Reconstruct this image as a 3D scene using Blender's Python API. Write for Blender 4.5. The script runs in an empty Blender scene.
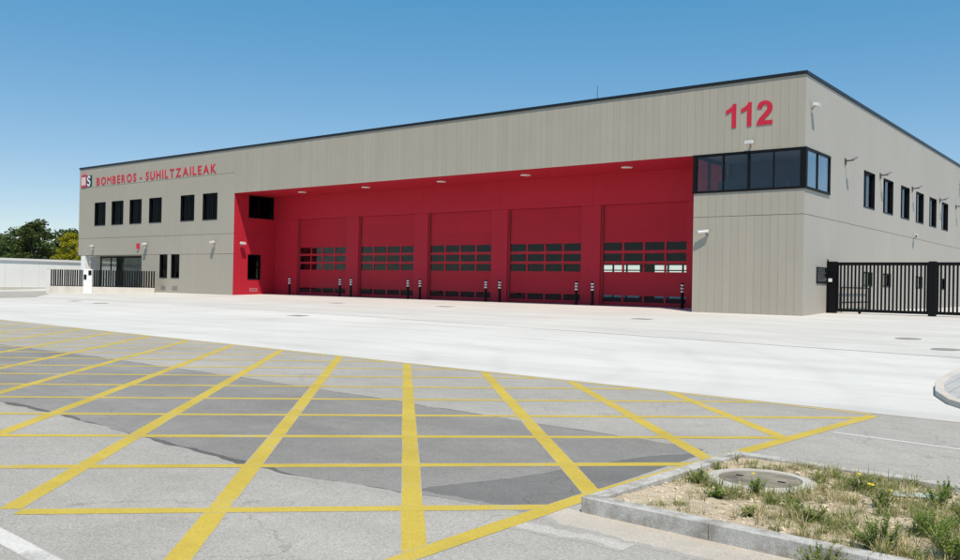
import bpy, bmesh, math, random
from mathutils import Vector, Matrix
random.seed(7)
R = math.radians
scn = bpy.context.scene
COL = scn.collection

# ------------------------------------------------------------------ camera
cam_d = bpy.data.cameras.new('camera'); cam = bpy.data.objects.new('camera', cam_d); COL.objects.link(cam)
cam_d.sensor_width = 36.0; cam_d.sensor_fit = 'HORIZONTAL'; cam_d.lens = 36.0 * 877.8 / 960.0
cam_d.clip_start = 0.1; cam_d.clip_end = 6000
yaw, pitch, roll = 0.66955, 0.00464, 0.018704
fw = Vector((-math.sin(yaw) * math.cos(pitch), math.cos(yaw) * math.cos(pitch), math.sin(pitch)))
rt = Vector((math.cos(yaw), math.sin(yaw), 0)); up = rt.cross(fw)
rr = rt * math.cos(roll) + up * math.sin(roll); uu = up * math.cos(roll) - rt * math.sin(roll)
m = Matrix((rr, uu, -fw)).transposed().to_4x4(); m.translation = (11.260, -34.3015, 1.0)
cam.matrix_world = m
scn.camera = cam

# ------------------------------------------------------------------ light
SUN_D = Vector((-1.1, 1.0, -2.83)).normalized()            # the way the light travels
w = bpy.data.worlds.new('World'); scn.world = w; w.use_nodes = True
nt = w.node_tree; bg = nt.nodes['Background']
sky = nt.nodes.new('ShaderNodeTexSky'); sky.sky_type = 'NISHITA'; sky.sun_disc = False
sky.sun_elevation = math.asin(-SUN_D.z); sky.sun_rotation = math.atan2(-SUN_D.x, -SUN_D.y)
sky.altitude = 450; sky.air_density = 0.85; sky.dust_density = 0.0; sky.ozone_density = 2.0
hs = nt.nodes.new('ShaderNodeHueSaturation'); hs.inputs['Saturation'].default_value = 1.45; hs.inputs['Hue'].default_value = 0.505
gm = nt.nodes.new('ShaderNodeGamma'); gm.inputs[1].default_value = 0.55; nt.links.new(hs.outputs[0], gm.inputs[0])
ml = nt.nodes.new('ShaderNodeVectorMath'); ml.operation = 'SCALE'; ml.inputs['Scale'].default_value = 2.0; nt.links.new(gm.outputs[0], ml.inputs[0])
nt.links.new(sky.outputs[0], hs.inputs['Color']); nt.links.new(ml.outputs[0], bg.inputs[0]); bg.inputs[1].default_value = 0.11
sd = bpy.data.lights.new('sun', 'SUN'); sd.energy = 4.15; sd.angle = R(0.53); sd.color = (1.0, 0.88, 0.745)
sun = bpy.data.objects.new('sun', sd); COL.objects.link(sun); sun.rotation_euler = SUN_D.to_track_quat('-Z', 'Y').to_euler()
sun.location = (20, -30, 60)
scn.view_settings.view_transform = 'Standard'; scn.view_settings.look = 'None'
scn.view_settings.exposure = 0.3; scn.view_settings.gamma = 1.0
try: scn.cycles.transparent_max_bounces = 24; scn.cycles.max_bounces = 10; scn.cycles.diffuse_bounces = 5
except Exception: pass

# ------------------------------------------------------------------ helpers
class MB:
    def __init__(s): s.v = []; s.f = []
    def add(s, vs, fs):
        b = len(s.v); s.v += [tuple(v) for v in vs]; s.f += [tuple(b + i for i in f) for f in fs]; return s
    def box(s, x0, x1, y0, y1, z0, z1):
        return s.add([(x0,y0,z0),(x1,y0,z0),(x1,y1,z0),(x0,y1,z0),(x0,y0,z1),(x1,y0,z1),(x1,y1,z1),(x0,y1,z1)],
                     [(0,3,2,1),(4,5,6,7),(0,1,5,4),(1,2,6,5),(2,3,7,6),(3,0,4,7)])
    def mbox(s, mp, u0, u1, v0, v1, d0, d1):
        P = [mp(u,v,d) for d in (d0,d1) for (u,v) in ((u0,v0),(u1,v0),(u1,v1),(u0,v1))]
        return s.add(P, [(0,1,2,3),(7,6,5,4),(0,4,5,1),(1,5,6,2),(2,6,7,3),(3,7,4,0)])
    def tube(s, p0, p1, r0, r1=None, n=10, cap=True):
        p0 = Vector(p0); p1 = Vector(p1); r1 = r0 if r1 is None else r1
        d = (p1 - p0).normalized(); a = d.orthogonal().normalized(); b = d.cross(a)
        vs = []
        for p, r in ((p0, r0), (p1, r1)):
            for i in range(n):
                t = 2 * math.pi * i / n; vs.append(p + a * (r * math.cos(t)) + b * (r * math.sin(t)))
        fs = [(i, (i + 1) % n, n + (i + 1) % n, n + i) for i in range(n)]
        if cap: fs += [tuple(range(n - 1, -1, -1)), tuple(range(n, 2 * n))]
        return s.add(vs, fs)
    def prism(s, poly, z0, z1):
        n = len(poly)
        g0 = z0 if callable(z0) else (lambda x, y: z0); g1 = z1 if callable(z1) else (lambda x, y: z1)
        vs = [(x, y, g0(x, y)) for x, y in poly] + [(x, y, g1(x, y)) for x, y in poly]
        return s.add(vs, [tuple(range(n - 1, -1, -1)), tuple(range(n, 2 * n))] + [(i, (i + 1) % n, n + (i + 1) % n, n + i) for i in range(n)])
    def lathe(s, prof, c=(0, 0, 0), n=16):
        vs = []; k = len(prof)
        for r, z in prof:
            for i in range(n):
                t = 2 * math.pi * i / n; vs.append((c[0] + r * math.cos(t), c[1] + r * math.sin(t), c[2] + z))
        fs = [(j * n + i, j * n + (i + 1) % n, (j + 1) * n + (i + 1) % n, (j + 1) * n + i) for j in range(k - 1) for i in range(n)]
        fs += [tuple(range(n - 1, -1, -1)), tuple(range((k - 1) * n, k * n))]
        return s.add(vs, fs)
    def holed(s, mp, u0, u1, v0, v1, holes, d0, d1):
        hs = [(max(a, u0), min(b, u1), max(c, v0), min(d, v1)) for a, b, c, d in holes]
        hs = [h for h in hs if h[1] - h[0] > 1e-4 and h[3] - h[2] > 1e-4]
        us = sorted({round(t, 5) for t in [u0, u1] + [h[0] for h in hs] + [h[1] for h in hs]})
        vs = sorted({round(t, 5) for t in [v0, v1] + [h[2] for h in hs] + [h[3] for h in hs]})
        def solid(i, j):
            if i < 0 or j < 0 or i >= len(us) - 1 or j >= len(vs) - 1: return False
            cu = (us[i] + us[i+1]) / 2; cv = (vs[j] + vs[j+1]) / 2
            return not any(h[0] < cu < h[1] and h[2] < cv < h[3] for h in hs)
        for i in range(len(us) - 1):
            for j in range(len(vs) - 1):
                if not solid(i, j): continue
                a, b, c, d = us[i], us[i+1], vs[j], vs[j+1]
                for dd in (d0, d1): s.add([mp(a,c,dd), mp(b,c,dd), mp(b,d,dd), mp(a,d,dd)], [(0,1,2,3)])
                for (di, dj, e) in ((-1,0,((a,c),(a,d))),(1,0,((b,c),(b,d))),(0,-1,((a,c),(b,c))),(0,1,((a,d),(b,d)))):
                    if not solid(i + di, j + dj):
                        (p, q), (r_, t) = e
                        s.add([mp(p,q,d0), mp(r_,t,d0), mp(r_,t,d1), mp(p,q,d1)], [(0,1,2,3)])
        return s
    def mesh(s, name, mat, smooth=False):
        me = bpy.data.meshes.new(name); me.from_pydata(s.v, [], s.f)
        bm = bmesh.new(); bm.from_mesh(me); bmesh.ops.remove_doubles(bm, verts=bm.verts, dist=1e-5)
        bmesh.ops.recalc_face_normals(bm, faces=bm.faces); bm.to_mesh(me); bm.free()
        if mat:
            for q in (mat if isinstance(mat, (list, tuple)) else [mat]): me.materials.append(q)
        if smooth:
            for p in me.polygons: p.use_smooth = True
        return me
    def build(s, name, mat, parent=None, smooth=False):
        return link(name, s.mesh(name, mat, smooth), parent)
    def raw(s, name, mat, parent=None):          # no merging, for leaves and blades
        me = bpy.data.meshes.new(name); me.from_pydata(s.v, [], s.f)
        for q in (mat if isinstance(mat, (list, tuple)) else [mat]): me.materials.append(q)
        return link(name, me, parent)

def link(name, me, parent=None, loc=None):
    o = bpy.data.objects.new(name, me); COL.objects.link(o)
    if parent: o.parent = parent; o.matrix_parent_inverse = Matrix.Translation(-parent.location) if parent.type == 'EMPTY' and parent.rotation_euler.z == 0 and not parent.get('local') else Matrix.Identity(4)
    if loc: o.location = loc
    return o
def tag(o, label=None, cat=None, group=None, kind=None):
    if label: o['label'] = label
    if cat: o['category'] = cat
    if group: o['group'] = group
    if kind: o['kind'] = kind
    return o
def thing(name, label, cat, loc=(0, 0, 0), group=None, rz=0, local=False):
    o = bpy.data.objects.new(name, None); COL.objects.link(o); o.location = loc; o.rotation_euler.z = rz
    o.empty_display_size = 0.2
    if local: o['local'] = 1
    return tag(o, label, cat, group)
def copy_tree(o, parent=None):
    c = o.copy(); COL.objects.link(c)
    if parent: c.parent = parent; c.matrix_parent_inverse = o.matrix_parent_inverse.copy()
    for ch in KIDS.get(o.name, []) or [k for k in o.children]: copy_tree(ch, c)
    return c
KIDS = {}
def interp(pts, x):
    if x <= pts[0][0]: (a, b), (c, d) = pts[0], pts[1]
    elif x >= pts[-1][0]: (a, b), (c, d) = pts[-2], pts[-1]
    else:
        for i in range(len(pts) - 1):
            if pts[i][0] <= x <= pts[i+1][0]: (a, b), (c, d) = pts[i], pts[i+1]; break
    return b + (d - b) * (x - a) / (c - a)
def nz(x, y, s=1.0):                            # cheap smooth noise
    return (math.sin(x*1.7*s + 1.3) * math.cos(y*2.3*s + .7) + math.sin(x*4.1*s + y*3.3*s) * .5 + math.sin(x*9.7*s - y*8.1*s + 2.) * .25) / 1.75

# ------------------------------------------------------------------ materials
def newmat(name):
    mt = bpy.data.materials.new(name); mt.use_nodes = True
    return mt, mt.node_tree.nodes, mt.node_tree.links, mt.node_tree.nodes['Principled BSDF']
def coords(N, L, scale=(1,1,1), kind='Object'):
    tc = N.new('ShaderNodeTexCoord'); mp = N.new('ShaderNodeMapping'); mp.inputs['Scale'].default_value = scale
    if kind == 'World':
        g = N.new('ShaderNodeNewGeometry'); L.new(g.outputs['Position'], mp.inputs[0])
    else: L.new(tc.outputs[kind], mp.inputs[0])
    return mp.outputs[0]
def noise(N, L, vec, scale, detail=4, rough=.55):
    n = N.new('ShaderNodeTexNoise'); n.inputs['Scale'].default_value = scale; n.inputs['Detail'].default_value = detail
    n.inputs['Roughness'].default_value = rough; L.new(vec, n.inputs['Vector']); return n.outputs['Fac']
def ramp(N, L, fac, stops):
    r = N.new('ShaderNodeValToRGB'); e = r.color_ramp.elements
    while len(e) < len(stops): e.new(.5)
    for q, (p, c) in zip(e, stops): q.position = p; q.color = (*c, 1) if len(c) == 3 else c
    L.new(fac, r.inputs[0]); return r.outputs[0]
def mix(N, L, fac, a, b, mode='MIX'):
    x = N.new('ShaderNodeMix'); x.data_type = 'RGBA'; x.blend_type = mode
    for sock, val in ((x.inputs[0], fac), (x.inputs[6], a), (x.inputs[7], b)):
        if hasattr(val, 'is_output'): L.new(val, sock)
        else: sock.default_value = val if not isinstance(val, tuple) else (*val, 1)
    return x.outputs[2]
def bump(N, L, h, P, strength=.3, dist=.02):
    b = N.new('ShaderNodeBump'); b.inputs['Strength'].default_value = strength; b.inputs['Distance'].default_value = dist
    L.new(h, b.inputs['Height']); L.new(b.outputs[0], P.inputs['Normal'])
def math_(N, L, op, a, b=None, c=None):
    q = N.new('ShaderNodeMath'); q.operation = op
    for i, v in enumerate((a, b, c)):
        if v is None: continue
        if hasattr(v, 'is_output'): L.new(v, q.inputs[i])
        else: q.inputs[i].default_value = v
    return q.outputs[0]
def plain(name, col, rough=.5, metal=0, var=.06, scale=3.0, spec=.5, bmp=0, bscale=40):
    mt, N, L, P = newmat(name); v = coords(N, L, kind='World')
    f = noise(N, L, v, scale, 5)
    lo = tuple(c * (1 - var) for c in col); hi = tuple(min(1, c * (1 + var)) for c in col)
    L.new(ramp(N, L, f, [(.3, lo), (.7, hi)]), P.inputs['Base Color'])
    P.inputs['Roughness'].default_value = rough; P.inputs['Metallic'].default_value = metal
    P.inputs['Specular IOR Level'].default_value = spec
    if bmp: bump(N, L, noise(N, L, v, bscale, 3), P, bmp, .01)
    return mt
M = {}
def cladding(name, col, rough, seams=None, var=.05, spec=.3):
    """coated metal panels: a slightly different tone per panel, faint dirt streaks, optional fine seam grooves"""
    mt, N, L, P = newmat(name); v = coords(N, L, kind='World')
    oi = N.new('ShaderNodeObjectInfo')
    f = noise(N, L, v, .6, 4)
    c = ramp(N, L, f, [(.3, tuple(q*(1-var*.5) for q in col)), (.7, tuple(q*(1+var*.5) for q in col))])
    rv = ramp(N, L, oi.outputs['Random'], [(0, (1-var,)*3), (1, (1,)*3)])
    c = mix(N, L, 1.0, c, rv, 'MULTIPLY')
    st = noise(N, L, coords(N, L, (5, 5, .12), 'World'), 1.4, 5)
    c = mix(N, L, ramp(N, L, st, [(.52, (0,)*3), (.8, (.28,)*3)]), c, tuple(q*.72 for q in col))
    h = noise(N, L, coords(N, L, (1.6, 1.6, .35), 'World'), 1.0, 2)
    if seams:
        sp = N.new('ShaderNodeSeparateXYZ'); L.new(v, sp.inputs[0])
        fr = math_(N, L, 'FRACT', math_(N, L, 'DIVIDE', sp.outputs[seams[0]], seams[1]))
        ln = math_(N, L, 'LESS_THAN', fr, .018 / seams[1])
        c = mix(N, L, math_(N, L, 'MULTIPLY', ln, seams[2]), c, tuple(q*.45 for q in col))
        h = math_(N, L, 'SUBTRACT', h, math_(N, L, 'MULTIPLY', ln, .5))
    L.new(c, P.inputs['Base Color']); P.inputs['Roughness'].default_value = rough
    P.inputs['Specular IOR Level'].default_value = spec
    bump(N, L, h, P, .12, .03)
    return mt
GREY = (.395, .360, .298)
M['clad'] = cladding('taupe_cladding', GREY, .55, None, .06)
M['clad_seam'] = cladding('taupe_cladding_ribbed', GREY, .55, ('X', .325, .16), .03)
M['clad_side'] = cladding('side_cladding', (.437, .410, .366), .6, ('Y', 1.1, .10), .03)
M['core'] = plain('wall_core', (.20, .185, .16), .9)
RED = (.50, .025, .045)
M['red'] = cladding('red_cladding', RED, .45, ('X', .325, .12), .04, .15)
M['red_ret'] = cladding('red_return_cladding', RED, .45, ('Y', .325, .40), .04, .15)
M['red_door'] = cladding('red_door_paint', (.49, .021, .038), .38, ('Z', .122, .30), .07, .15)
M['red_frame'] = plain('red_trim', (.48, .021, .038), .4, spec=.2)
M['red_sign'] = plain('red_lettering', (.54, .020, .048), .45, spec=.3)
M['dark_kick'] = plain('door_lower_insert', (.050, .022, .024), .6, spec=.1)
M['black'] = plain('black_frame', (.006, .006, .007), .5, spec=.15)
M['black_metal'] = plain('black_paint', (.005, .005, .006), .5, spec=.15, bmp=.05)
M['coping'] = plain('coping_metal', (.010, .012, .015), .38, spec=.4)
M['rail'] = plain('galvanised_rail', (.20, .12, .11), .45, .5)
M['white'] = plain('white_paint', (.82, .82, .80), .45, var=.03)
M['white_wall'] = plain('white_boarding', (.88, .88, .865), .6, var=.02, scale=.8)
M['off_white'] = plain('offwhite_plinth', (.62, .58, .51), .8, var=.10, scale=1.2, bmp=.1)
M['lampgrey'] = plain('lamp_grey', (.30, .30, .29), .4, .3)
M['lampdark'] = plain('lamp_dark', (.06, .06, .06), .5)
M['lamp_body'] = plain('lamp_body', (.55, .55, .53), .4)
M['lens'] = plain('lamp_lens', (.75, .75, .72), .15)
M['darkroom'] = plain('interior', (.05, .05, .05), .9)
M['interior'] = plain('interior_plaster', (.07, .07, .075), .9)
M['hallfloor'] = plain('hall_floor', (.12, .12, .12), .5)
M['navy'] = plain('emblem_navy', (.012, .016, .035), .4)
M['pink'] = plain('emblem_pink', (.60, .22, .26), .5)
M['plaque'] = plain('plaque_dark', (.010, .011, .012), .4, spec=.2)
M['plaque_text'] = plain('plaque_text', (.20, .21, .22), .5)
M['curtain'] = plain('curtain', (.55, .58, .56), .9)
M['lid'] = plain('dusty_lid', (.20, .175, .135), .9, var=.45, scale=5, bmp=.4)
M['cover'] = plain('worn_cover', (.26, .245, .225), .8, var=.35, scale=12, bmp=.3)
M['iron'] = plain('cast_iron', (.10, .098, .095), .6, .5, var=.3, scale=25, bmp=.4)
M['fence_black'] = plain('fence_bar', (.006, .006, .007), .5, spec=.15)
M['blue_plastic'] = plain('plastic_sheet', (.40, .47, .47), .3, var=.2, scale=14)

def glass(name, tint, lo=.03, hi=.6, power=2.4, rough=0.0):
    """clear or tinted pane: mirrors the surroundings more the flatter one looks along it"""
    mt, N, L, P = newmat(name); N.remove(P)
    out = N['Material Output']
    tr = N.new('ShaderNodeBsdfTransparent'); tr.inputs[0].default_value = (*tint, 1)
    gl = N.new('ShaderNodeBsdfGlossy'); gl.inputs['Roughness'].default_value = rough; gl.inputs[0].default_value = (.92, .96, 1, 1)
    lw = N.new('ShaderNodeLayerWeight'); lw.inputs[0].default_value = .5
    v = coords(N, L, kind='World'); b = N.new('ShaderNodeBump'); b.inputs['Strength'].default_value = .06; b.inputs['Distance'].default_value = .05
    L.new(noise(N, L, v, .9, 1), b.inputs['Height']); L.new(b.outputs[0], gl.inputs['Normal'])
    fac = math_(N, L, 'MULTIPLY_ADD', math_(N, L, 'POWER', lw.outputs['Facing'], power), hi, lo)
    mx = N.new('ShaderNodeMixShader'); L.new(fac, mx.inputs[0]); L.new(tr.outputs[0], mx.inputs[1]); L.new(gl.outputs[0], mx.inputs[2])
    L.new(mx.outputs[0], out.inputs[0]); return mt
M['glass_dark'] = glass('dark_glass', (.40, .41, .43), .004, .06)
M['glass_corner'] = glass('corner_glass', (.90, .92, .95), .030, .75, 2.0)
M['glass_door'] = glass('door_glass', (.90, .91, .92), .014, .22)
M['glass_entry'] = glass('entry_glass', (.58, .62, .60), .02, .15)
M['glass_side'] = glass('side_glass', (.40, .42, .45), .02, .55)

def asphalt(name, lo, hi, speck=1.0, over=None):
    mt, N, L, P = newmat(name); v = coords(N, L, kind='World')
    f = noise(N, L, v, .35, 6, .6)
    c = ramp(N, L, f, [(.3, lo), (.7, hi)])
    if over:      # laid over older asphalt: the edge frays
        at = N.new('ShaderNodeAttribute'); at.attribute_name = 'inside'
        q = math_(N, L, 'ADD', at.outputs['Fac'], math_(N, L, 'MULTIPLY', math_(N, L, 'SUBTRACT', noise(N, L, v, 5.5, 9, .78), .5), 1.5))
        scuff = noise(N, L, coords(N, L, (.3, 1.0, 1), 'World'), .9, 8, .72)
        q2 = math_(N, L, 'MULTIPLY', ramp(N, L, q, [(.42, (0,)*3), (.55, (1,)*3)]), ramp(N, L, scuff, [(.28, (.72,)*3), (.55, (1,)*3)]))
        c = mix(N, L, q2, ramp(N, L, f, [(.3, over[0]), (.7, over[1])]), c)
    f2 = noise(N, L, v, 3.0, 6, .7)
    c = mix(N, L, .55, c, ramp(N, L, f2, [(.3, (.86,)*3), (.7, (1.10,)*3)]), 'MULTIPLY')
    vo = N.new('ShaderNodeTexVoronoi'); vo.inputs['Scale'].default_value = 95; L.new(v, vo.inputs['Vector'])
    sp = N.new('ShaderNodeSeparateColor'); L.new(vo.outputs['Color'], sp.inputs[0])
    c = mix(N, L, .50 * speck, c, ramp(N, L, sp.outputs[0], [(.0, (.50,)*3), (.22, (.86,)*3), (.75, (1.02,)*3), (1, (1.45,)*3)]), 'MULTIPLY')
    g = noise(N, L, v, 130, 2)
    c = mix(N, L, .42 * speck, c, ramp(N, L, g, [(.33, (.62,)*3), (.55, (1,)*3), (.72, (1.25,)*3)]), 'MULTIPLY')
    # worn wheel paths run along the street
    tr = noise(N, L, coords(N, L, (.05, .8, 1), 'World'), 1.0, 4)
    c = mix(N, L, .5, c, ramp(N, L, tr, [(.35, (.90,)*3), (.65, (1.08,)*3)]), 'MULTIPLY')
    # fine cracks
    vc = N.new('ShaderNodeTexVoronoi'); vc.feature = 'DISTANCE_TO_EDGE'; vc.inputs['Scale'].default_value = .32
    dv = N.new('ShaderNodeVectorMath'); dv.operation = 'ADD'; nv = N.new('ShaderNodeTexNoise'); nv.inputs['Scale'].default_value = 1.3; nv.inputs['Detail'].default_value = 6
    L.new(v, nv.inputs['Vector']); L.new(v, dv.inputs[0]); L.new(nv.outputs['Color'], dv.inputs[1]); L.new(dv.outputs[0], vc.inputs['Vector'])
    ck = math_(N, L, 'MULTIPLY', math_(N, L, 'LESS_THAN', vc.outputs['Distance'], .0028), math_(N, L, 'GREATER_THAN', f, .53))
    c = mix(N, L, math_(N, L, 'MULTIPLY', ck, .30), c, tuple(q*.4 for q in lo))
    L.new(c, P.inputs['Base Color']); P.inputs['Roughness'].default_value = .9; P.inputs['Specular IOR Level'].default_value = .25
    bump(N, L, math_(N, L, 'ADD', g, sp.outputs[0]), P, .32, .005)
    return mt
OLD = ((.335, .316, .288), (.415, .392, .358))
M['asphalt'] = asphalt('old_asphalt', *OLD)
M['asphalt_dark'] = asphalt('newer_asphalt', (.205, .195, .181), (.290, .277, .259), .9, OLD)
M['asphalt_new'] = asphalt('patched_asphalt', (.140, .135, .129), (.195, .188, .180), .8, ((.225, .216, .203), (.300, .289, .273)))
M['gutter'] = asphalt('gutter_concrete', (.44, .395, .335), (.55, .50, .43), .6, OLD)
M['smear'] = asphalt('mortar_smear', (.44, .42, .385), (.52, .495, .455), .8, OLD)
M['asphalt_seam'] = asphalt('seam_bitumen', (.105, .101, .097), (.150, .145, .138), .8)

def paint(name, col, wear):
    """road paint: aggregate shows through where it has worn off"""
    mt, N, L, P = newmat(name); v = coords(N, L, kind='World')
    f = noise(N, L, v, 2.2, 6, .65); g = noise(N, L, v, 70, 3)
    c = ramp(N, L, f, [(.3, tuple(q*.90 for q in col)), (.72, col)])
    c = mix(N, L, .6, c, ramp(N, L, g, [(.35, (.74,)*3), (.6, (1.04,)*3)]), 'MULTIPLY')
    at = N.new('ShaderNodeAttribute'); at.attribute_name = 'inside'
    g2 = noise(N, L, v, 28, 5, .75)
    wr = math_(N, L, 'ADD', noise(N, L, v, 1.1, 8, .75), math_(N, L, 'MULTIPLY', g2, .30))
    wr = math_(N, L, 'ADD', wr, math_(N, L, 'MULTIPLY', math_(N, L, 'SUBTRACT', 1.0, at.outputs['Fac']), .22))
    # grime in long soft tracks
    gr = noise(N, L, coords(N, L, (.35, 1.6, 1), 'World'), 1.0, 5, .6)
    c = mix(N, L, .55, c, ramp(N, L, gr, [(.32, (.80, .79, .78)), (.58, (1.03,)*3)]), 'MULTIPLY')
    c = mix(N, L, ramp(N, L, wr, [(.79 - wear, (0,)*3), (.90 - wear, (.85,)*3)]), c, (.36, .347, .328))
    L.new(c, P.inputs['Base Color']); P.inputs['Roughness'].default_value = .75; P.inputs['Specular IOR Level'].default_value = .25
    bump(N, L, g, P, .4, .005)
    return mt
M['yellow'] = paint('yellow_road_paint', (.565, .425, .070), .045)
M['yellow_worn'] = paint('worn_yellow_paint', (.60, .48, .19), .08)
M['whiteline'] = paint('white_road_paint', (.72, .70, .66), .12)

def concrete(name, lo, hi, joints=None, rough=.85, stain=.38):
    mt, N, L, P = newmat(name); v = coords(N, L, kind='World')
    f = noise(N, L, v, .22, 6, .6)
    c = ramp(N, L, f, [(.3, lo), (.7, hi)])
    # tyre sweeps, arcs out of the bays
    wv = N.new('ShaderNodeTexWave'); wv.wave_type = 'RINGS'; wv.rings_direction = 'Z'; wv.inputs['Scale'].default_value = .16; wv.inputs['Distortion'].default_value = 5; wv.inputs['Detail'].default_value = 3
    mp = N.new('ShaderNodeMapping'); mp.inputs['Location'].default_value = (6, 24, 0); L.new(v, mp.inputs[0]); L.new(mp.outputs[0], wv.inputs['Vector'])
    c = mix(N, L, min(1, stain * .8), c, ramp(N, L, wv.outputs['Fac'], [(.0, (.86, .855, .85)), (.16, (.97,)*3), (.35, (1,)*3)]), 'MULTIPLY')
    s2 = noise(N, L, coords(N, L, (.10, .9, 1), 'World'), .8, 6, .7)
    c = mix(N, L, stain * 1.6, c, ramp(N, L, s2, [(.35, (.80, .795, .78)), (.6, (1.02,)*3)]), 'MULTIPLY')
    g = noise(N, L, v, 6, 7, .75)
    c = mix(N, L, .4, c, ramp(N, L, g, [(.3, (.90,)*3), (.7, (1.05,)*3)]), 'MULTIPLY')
    L.new(c, P.inputs['Base Color']); P.inputs['Roughness'].default_value = rough; P.inputs['Specular IOR Level'].default_value = .3
    bump(N, L, noise(N, L, v, 45, 4), P, .2, .005)
    return mt
M['concrete'] = concrete('pale_concrete', (.56, .550, .525), (.64, .628, .602))
M['concrete_b'] = concrete('pale_concrete_upper', (.53, .515, .485), (.60, .585, .555))
M['joint'] = plain('joint_sealant', (.16, .155, .15), .9)
def weathered(name, col, dirt, amount, sc=5.0):
    """old cast concrete: pale skin, brown-grey blotches, pitted aggregate"""
    mt, N, L, P = newmat(name); v = coords(N, L, kind='World')
    a = noise(N, L, v, sc, 8, .7); b = noise(N, L, coords(N, L, (1, 1, .35), 'World'), sc * 4.5, 6, .7); g = noise(N, L, v, 90, 4, .7)
    c = ramp(N, L, b, [(.3, tuple(q*.80 for q in col)), (.65, col)])
    c = mix(N, L, ramp(N, L, a, [(.62 - amount, (0,)*3), (.78 - amount, (.75,)*3)]), c, dirt)
    c = mix(N, L, .6, c, ramp(N, L, g, [(.3, (.68,)*3), (.6, (1.06,)*3)]), 'MULTIPLY')
    L.new(c, P.inputs['Base Color']); P.inputs['Roughness'].default_value = .92; P.inputs['Specular IOR Level'].default_value = .2
    bump(N, L, math_(N, L, 'ADD', math_(N, L, 'MULTIPLY', b, 1.2), g), P, .7, .008); return mt
M['kerb'] = weathered('kerb_concrete', (.56, .545, .515), (.25, .225, .19), .17)
M['kerb_beige'] = concrete('kerb_beige', (.50, .45, .40), (.60, .55, .50), stain=.3)
M['ring'] = concrete('ring_concrete', (.40, .37, .33), (.56, .53, .48), stain=.5)

def soil():
    mt, N, L, P = newmat('dry_soil'); v = coords(N, L, kind='World')
    f = noise(N, L, v, 3.5, 8, .7); g = noise(N, L, v, 38, 5, .7)
    c = ramp(N, L, f, [(.28, (.32, .255, .17)), (.5, (.50, .41, .29)), (.75, (.64, .55, .42))])
    c = mix(N, L, .7, c, ramp(N, L, g, [(.3, (.6,)*3), (.6, (1.1,)*3)]), 'MULTIPLY')
    L.new(c, P.inputs['Base Color']); P.inputs['Roughness'].default_value = .95; bump(N, L, g, P, .7, .02); return mt
M['soil'] = soil()
M['clod'] = plain('soil_clods', (.54, .455, .34), .95, var=.35, scale=16, bmp=.5, bscale=60)
def leaf(name, cols, scale, trans=.25):
    mt, N, L, P = newmat(name); v = coords(N, L, kind='World')
    c = ramp(N, L, noise(N, L, v, scale, 3), [(.3 + .4 * i / (len(cols) - 1), q) for i, q in enumerate(cols)])
    L.new(c, P.inputs['Base Color']); P.inputs['Roughness'].default_value = .7; P.inputs['Specular IOR Level'].default_value = .2
    t = N.new('ShaderNodeBsdfTranslucent'); L.new(c, t.inputs[0]); mx = N.new('ShaderNodeMixShader'); mx.inputs[0].default_value = trans
    L.new(P.outputs[0], mx.inputs[1]); L.new(t.outputs[0], mx.inputs[2]); L.new(mx.outputs[0], N['Material Output'].inputs[0]); return mt
M['pine'] = leaf('pine_needles', [(.045, .066, .018), (.080, .112, .030), (.125, .155, .044)], .5)
M['broad'] = leaf('broad_leaves', [(.050, .085, .025), (.085, .130, .040), (.125, .170, .060)], .5)
M['yellowleaf'] = leaf('yellow_leaves', [(.20, .20, .014), (.33, .31, .018), (.45, .41, .035)], .6, .35)
M['forest'] = leaf('far_forest', [(.035, .050, .020), (.065, .085, .035), (.10, .115, .055)], .12)
M['straw'] = leaf('dry_grass', [(.36, .31, .15), (.48, .42, .23), (.58, .52, .32)], 9)
M['grass'] = leaf('green_grass', [(.13, .17, .035), (.20, .24, .060), (.30, .32, .11)], 7, .35)
M['weed'] = leaf('weed_leaves', [(.11, .17, .030), (.18, .25, .050), (.27, .34, .09)], 11, .35)
M['flower'] = plain('yellow_flower', (.70, .52, .02), .6)
M['bark'] = plain('bark', (.09, .07, .05), .95, var=.3, scale=6, bmp=.5)
M['ground'] = plain('dry_ground', (.20, .19, .12), .95, var=.3, scale=.05)
M['hill'] = plain('hill_ground', (.07, .08, .04), .95, var=.3, scale=.05)

# ------------------------------------------------------------------ ground
EDGE = [(-60, -17.60), (-22.9, -19.78), (-3.4, -20.86), (4.4, -21.34), (8.16, -21.61), (60, -24.7)]
JOINT = [(-60, -9.1), (-40, -9.12), (-25.9, -9.26), (-13.6, -10.4), (-1.2, -12.03), (7.7, -13.1), (45, -17.6)]
ZR = -0.65
def ye(x): return interp(EDGE, x)
def yj(x): return interp(JOINT, x)
def zg(x, y):
    e = ye(x)
    if y <= e: return ZR
    if y < 0: return (ZR + .004) * y / e
    return min(.08, y * .08 / 3.0)
def struct(o): return tag(o, kind='structure')

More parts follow.
